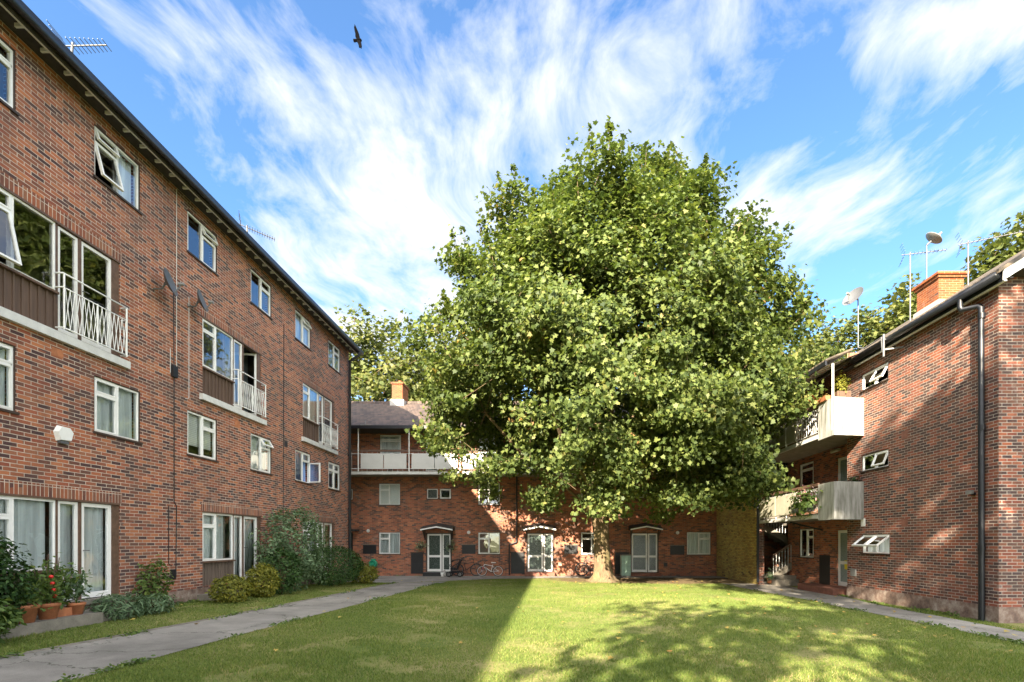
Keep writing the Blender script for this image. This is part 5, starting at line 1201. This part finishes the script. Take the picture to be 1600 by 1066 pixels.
# bicycles; local x along the bike, wheels standing on z0
def bike(label, x, y, z0, size, flip, frame, tyre='rubber', rim='galvanised', lean=0.0, fork=None, seatm='black_board', rz=0):
    R = empty('bicycle', (x, y, z0), label, 'bicycle', None, rz); s = size; sx = -1 if flip else 1
    def L(a, z, d=0): return (x + sx * a * s, y + d + z * s * lean, z0 + z * s)
    r = .31
    for nm, a in (('front_wheel', .5), ('rear_wheel', -.5)):
        c = L(a, r + .02); ax = (0, 1, -lean); t = MB(); t.torus(c, ax, r * s, .022 * s, 30, 6); o = t.build(nm, M(tyre), R)
        t = MB(); t.torus(c, ax, (r - .03) * s, .012 * s, 30, 5); t.tube([(c[0], c[1] - .04, c[2]), (c[0], c[1] + .04, c[2])], .02 * s, 8)
        for k in range(16):
            an = math.pi * 2 * k / 16; t.tube([c, (c[0] + math.cos(an) * (r - .03) * s, c[1] + math.sin(an) * r * s * lean, c[2] + math.sin(an) * (r - .03) * s)], .0022 * s, 4, cap=False)
        t.build('rim', M(rim), o)
    f = MB(); bb_, st, hd, ht = L(-.06, .30), L(-.17, .72), L(.36, .74), L(.39, .62)
    for a, b, rr in ((bb_, st, .017), (bb_, ht, .02), (L(-.15, .64), hd, .017), (hd, ht, .02), (bb_, L(-.5, .33), .012), (L(-.15, .64), L(-.5, .33), .010)): f.tube([a, b], rr * s, 8)
    f.build('frame', M(frame), R)
    f = MB(); f.tube([hd, ht, L(.43, .52), L(.5, .33)], .014 * s, 8); f.build('fork', M(fork or frame), R)
    f = MB(); f.tube([hd, L(.34, .88)], .013 * s, 8); c = L(.36, .9); f.tube([(c[0] - sx * .1 * s, c[1] - .26 * s, c[2] + .03), (c[0], c[1] - .10 * s, c[2]), (c[0], c[1] + .10 * s, c[2]), (c[0] - sx * .1 * s, c[1] + .26 * s, c[2] + .03)], .013 * s, 8); f.build('handlebar', M('black_metal'), R)
    f = MB(); f.tube([st, L(-.19, .82)], .012 * s, 8); f.build('seat_post', M('galvanised'), R)
    f = MB(); c = L(-.20, .85); f.hexa([(c[0] - .12 * s, c[1] - .06 * s, c[2] - .02), (c[0] + .15 * s, c[1] - .02 * s, c[2] - .02), (c[0] + .15 * s, c[1] + .02 * s, c[2] - .02), (c[0] - .12 * s, c[1] + .06 * s, c[2] - .02), (c[0] - .13 * s, c[1] - .07 * s, c[2] + .03), (c[0] + .15 * s, c[1] - .02 * s, c[2] + .01), (c[0] + .15 * s, c[1] + .02 * s, c[2] + .01), (c[0] - .13 * s, c[1] + .07 * s, c[2] + .03)]); f.build('saddle', M(seatm), R)
    f = MB(); f.torus(bb_, (0, 1, 0), .085 * s, .008 * s, 18, 5)
    f.tube([bb_, (bb_[0] + .1 * s, bb_[1] - .05, bb_[2] - .13 * s), (bb_[0] + .1 * s, bb_[1] - .13, bb_[2] - .13 * s)], .01 * s, 6); f.build('crank', M('black_metal'), R); return R
gzb = gz(0, 25.8) + .016
bike("white and pink child's bicycle leaning below a ground floor window", bx(767.5), 25.75, gzb, .86, True, 'white_paint', 'rubber', 'white_paint', .10, 'pink_paint', 'white_paint')
bike('dark bicycle half hidden behind the pushchair', bx(731), 26.0, gzb, 1.0, False, 'black_metal', lean=.08)
bike('grey adult bicycle leaning on the wall left of the tree trunk', bx(925), 25.95, gzb, 1.12, True, 'dish_grey', lean=.08)
# pushchair
def pram():
    X = bx(716); Y = 25.45; z = gzb; R = empty('pushchair', (X, Y, z), 'black folding pushchair parked right of the leftmost front door', 'pushchair')
    for a, d in ((-.30, -.22), (-.30, .22), (.28, -.22), (.28, .22)):
        t = MB(); t.torus((X + a, Y + d, z + .14), (0, 1, 0), .115, .026, 22, 8); o = t.build('wheel', M('rubber'), R)
        t = MB(); t.torus((X + a, Y + d, z + .14), (0, 1, 0), .07, .012, 16, 6); t.tube([(X + a, Y + d - .03, z + .14), (X + a, Y + d + .03, z + .14)], .025, 10)
        for k in range(5): t.tube([(X + a, Y + d, z + .14), (X + a + .1 * math.cos(k * 1.257), Y + d, z + .14 + .1 * math.sin(k * 1.257))], .008, 5)
        t.build('hub', M('dish_light'), o)
    t = MB()
    for d in (-.22, .22):
        t.tube([(X - .30, Y + d, z + .14), (X + .05, Y + d, z + .55), (X + .38, Y + d, z + .98), (X + .50, Y + d, z + 1.02)], .015, 8); t.tube([(X + .28, Y + d, z + .14), (X - .22, Y + d, z + .56), (X - .30, Y + d, z + .62)], .014, 8)
    t.tube([(X + .50, Y - .22, z + 1.02), (X + .50, Y + .22, z + 1.02)], .02, 8); t.tube([(X - .30, Y - .22, z + .62), (X - .30, Y + .22, z + .62)], .018, 8); t.tube([(X - .3, Y - .22, z + .14), (X - .3, Y + .22, z + .14)], .012, 6); t.tube([(X + .28, Y - .22, z + .14), (X + .28, Y + .22, z + .14)], .012, 6); t.build('frame', M('black_metal'), R)
    t = MB(); t.hexa([(X - .22, Y - .18, z + .40), (X + .10, Y - .18, z + .36), (X + .10, Y + .18, z + .36), (X - .22, Y + .18, z + .40), (X - .22, Y - .18, z + .46), (X + .10, Y - .18, z + .43), (X + .10, Y + .18, z + .43), (X - .22, Y + .18, z + .46)])
    t.hexa([(X + .06, Y - .18, z + .38), (X + .12, Y - .18, z + .38), (X + .12, Y + .18, z + .38), (X + .06, Y + .18, z + .38), (X + .26, Y - .18, z + .88), (X + .33, Y - .18, z + .86), (X + .33, Y + .18, z + .86), (X + .26, Y + .18, z + .88)]); t.build('seat', M('black_fabric'), R)
    t = MB(); vs = []; fs = []; n = 8
    for i in range(n + 1):
        a = math.radians(60 + 85 * i / n); 
        for d in (-.2, .2): vs.append((X + .12 + .34 * math.cos(a) * 1.1, Y + d, z + .62 + .30 * math.sin(a)))
        for d in (.19, -.19): vs.append((X + .12 + .32 * math.cos(a) * 1.1, Y + d, z + .62 + .28 * math.sin(a)))
    for i in range(n):
        for k in range(4): fs.append((4 * i + k, 4 * i + (k + 1) % 4, 4 * i + 4 + (k + 1) % 4, 4 * i + 4 + k))
    t.add(vs, fs); t.build('hood', M('black_fabric'), R)
    t = MB(); t.hexa([(X - .2, Y - .17, z + .2), (X + .2, Y - .17, z + .2), (X + .2, Y + .17, z + .2), (X - .2, Y + .17, z + .2), (X - .24, Y - .18, z + .3), (X + .24, Y - .18, z + .32), (X + .24, Y + .18, z + .32), (X - .24, Y + .18, z + .3)]); t.build('basket', M('black_fabric'), R)
pram()
# white bags by the first door
R = empty('garden_ornaments', (bx(698), 25.7, gzb), 'little white ornaments and a pot at the step of the leftmost front door', 'ornaments')
t = MB(); t.lathe([(.01, gzb), (.10, gzb), (.14, gzb + .22), (.12, gzb + .22)], bx(697), 25.55, 14); t.build('pot', M('white_paint'), R); t = MB(); t.ball((bx(699.5), 25.5, gzb + .12), .11, .09, .12); t.ball((bx(699.5), 25.5, gzb + .28), .07, .06, .07); t.build('ornament', M('render_white'), R)
# garden hose reel
R = empty('hose_reel', (bx(585), BY, bz(883)), 'green plastic hose reel hung on the wall under the leftmost window', 'hose reel')
t = MB(); X = bx(585); Z = bz(881.5); t.tube([(X, BY - .03, Z), (X, BY - .24, Z)], .20, 22); t.build('drum', M('green_plastic'), R)
t = MB(); t.torus((X, BY - .26, Z), (0, 1, 0), .18, .035, 24, 8); t.tube([(X, BY - .25, Z), (X, BY - .29, Z)], .06, 12); t.build('rim', M('green_plastic'), R)
t = MB(); t.box(X - .12, X + .12, BY - .2, BY - .05, Z + .19, Z + .27); t.build('carry_handle', M('green_plastic'), R)
# pale green cabinet by the right front door
X0, X1 = bx(968.5) - .05, bx(984) - .10; Yc = 25.6; R = empty('utility_cabinet', ((X0 + X1) / 2, Yc, gzb), 'pale green metal cabinet standing between the tree trunk and a door', 'cabinet')
t = MB(); t.box(X0, X1, Yc - .2, Yc + .25, gzb + .06, bz(868)); t.build('body', M('green_paint'), R); t = MB(); t.box(X0 - .02, X1 + .02, Yc - .23, Yc + .27, bz(868) + .001, bz(866.5)); t.build('lid', M('concrete'), R)
t = MB(); t.box(X0 + .03, X1 - .03, Yc - .215, Yc - .201, gzb + .12, bz(869.5)); t.build('door', M('green_paint'), R); t = MB(); t.box(X0 + .02, X1 - .02, Yc - .18, Yc + .2, gzb - .05, gzb + .059); t.build('plinth', M('concrete'), R)
# things on the right balconies
def leafball(R, name, c, r, n, mat, leaf, seed, shape=OVAL):
    rs = np.random.RandomState(seed); C = np.array(c) + rs.normal(size=(n, 3)) * np.array(r); return leaf_mesh(name, C, leaf, M(mat), R, shape, up=.6, seed=seed)
zt = 3.53 + 1.12
R = empty('wooden_planter', (9.55, 15.75, zt), 'wooden planter with a bushy yellow green plant on the upper balcony corner', 'planter')
t = MB(); 
for i in range(6): t.box(9.36 + i * .075, 9.36 + i * .075 + .07, 15.66, 15.69, zt + .005, zt + .24)
t.box(9.36, 9.81, 15.691, 15.93, zt + .005, zt + .22); t.build('box', M('brown_wood'), R); t.data if False else None
leafball(R, 'foliage', (9.58, 15.8, zt + .48), (.11, .10, .15), 500, 'yellow_leaf', .07, 51)
R = empty('terracotta_trough', (GX + .06, 16.1, zt), 'terracotta trough on the solid part of the upper balcony', 'planter'); t = MB(); t.hexa([(GX - .06, 15.85, zt + .003), (GX + .1, 15.85, zt + .003), (GX + .1, 16.4, zt + .003), (GX - .06, 16.4, zt + .003), (GX - .09, 15.82, zt + .14), (GX + .12, 15.82, zt + .14), (GX + .12, 16.43, zt + .14), (GX - .09, 16.43, zt + .14)]); t.build('trough', M('terracotta'), R); leafball(R, 'foliage', (GX + .03, 16.1, zt + .17), (.04, .16, .03), 60, 'dry_leaf', .06, 52)
R = empty('red_lantern', (9.45, 17.4, 5.25), 'round red lantern hanging under the upper gallery roof', 'lantern'); t = MB(); t.ball((9.45, 17.4, 5.15), .17, .17, .15, 16, 10); t.build('shade', M('red_plastic'), R); t = MB(); t.tube([(9.45, 17.4, 5.3), (9.45, 17.4, 5.86)], .006, 5); t.build('cord', M('black_metal'), R)
R = empty('hanging_basket', (9.45, 19.2, 5.1), 'dry hanging basket under the upper gallery roof by the dark stairwell', 'hanging basket'); t = MB(); t.lathe([(.01, 4.98), (.12, 5.0), (.18, 5.15)], 9.45, 19.2, 14); t.tube([(9.45, 19.2, 5.1), (9.45, 19.2, 5.8)], .006, 5); t.build('basket', M('dark_wood'), R); leafball(R, 'foliage', (9.45, 19.2, 5.16), (.15, .15, .10), 350, 'dry_leaf', .08, 53, LANCE)
R = empty('flower_box', (GX - .08, 17.2, 1.0), 'flowering geraniums with pink and white blooms on the lower balcony railing', 'flowers'); t = MB(); t.box(GX - .18, GX - .015, 16.6, 17.8, 1.05, 1.2); t.build('trough', M('dish_grey'), R)
leafball(R, 'foliage', (GX - .1, 17.15, 1.42), (.08, .32, .20), 750, 'mid_leaf', .11, 54, MAPLE); leafball(R, 'flowers', (GX - .14, 17.1, 1.68), (.06, .30, .13), 110, 'petal_pink', .08, 55); leafball(R, 'white_flowers', (GX - .14, 17.3, 1.5), (.06, .32, .14), 60, 'petal_white', .08, 56)
R = empty('potted_plant', (10.0, 15.85, 2.0), 'small dark green plant behind the lower balcony parapet by the wall', 'potted plant'); t = MB(); t.lathe([(.01, 1.72), (.1, 1.72), (.13, 1.95)], 10.02, 15.85, 14); t.build('pot', M('terracotta'), R); leafball(R, 'foliage', (10.02, 15.85, 2.04), (.09, .07, .07), 140, 'dark_leaf', .07, 57)
R = empty('garden_bin', (9.75, 21.6, gz(9.7, 21.6)), 'small plants and pots in the dark foot of the stairwell', 'plants'); leafball(R, 'foliage', (9.75, 21.25, -1.55), (.12, .1, .14), 200, 'grey_leaf', .09, 58); t = MB(); t.lathe([(.01, -1.82), (.12, -1.82), (.15, -1.6)], 9.75, 21.25, 14); t.build('pot', M('terracotta'), R)
R.name = 'stairwell_plant'
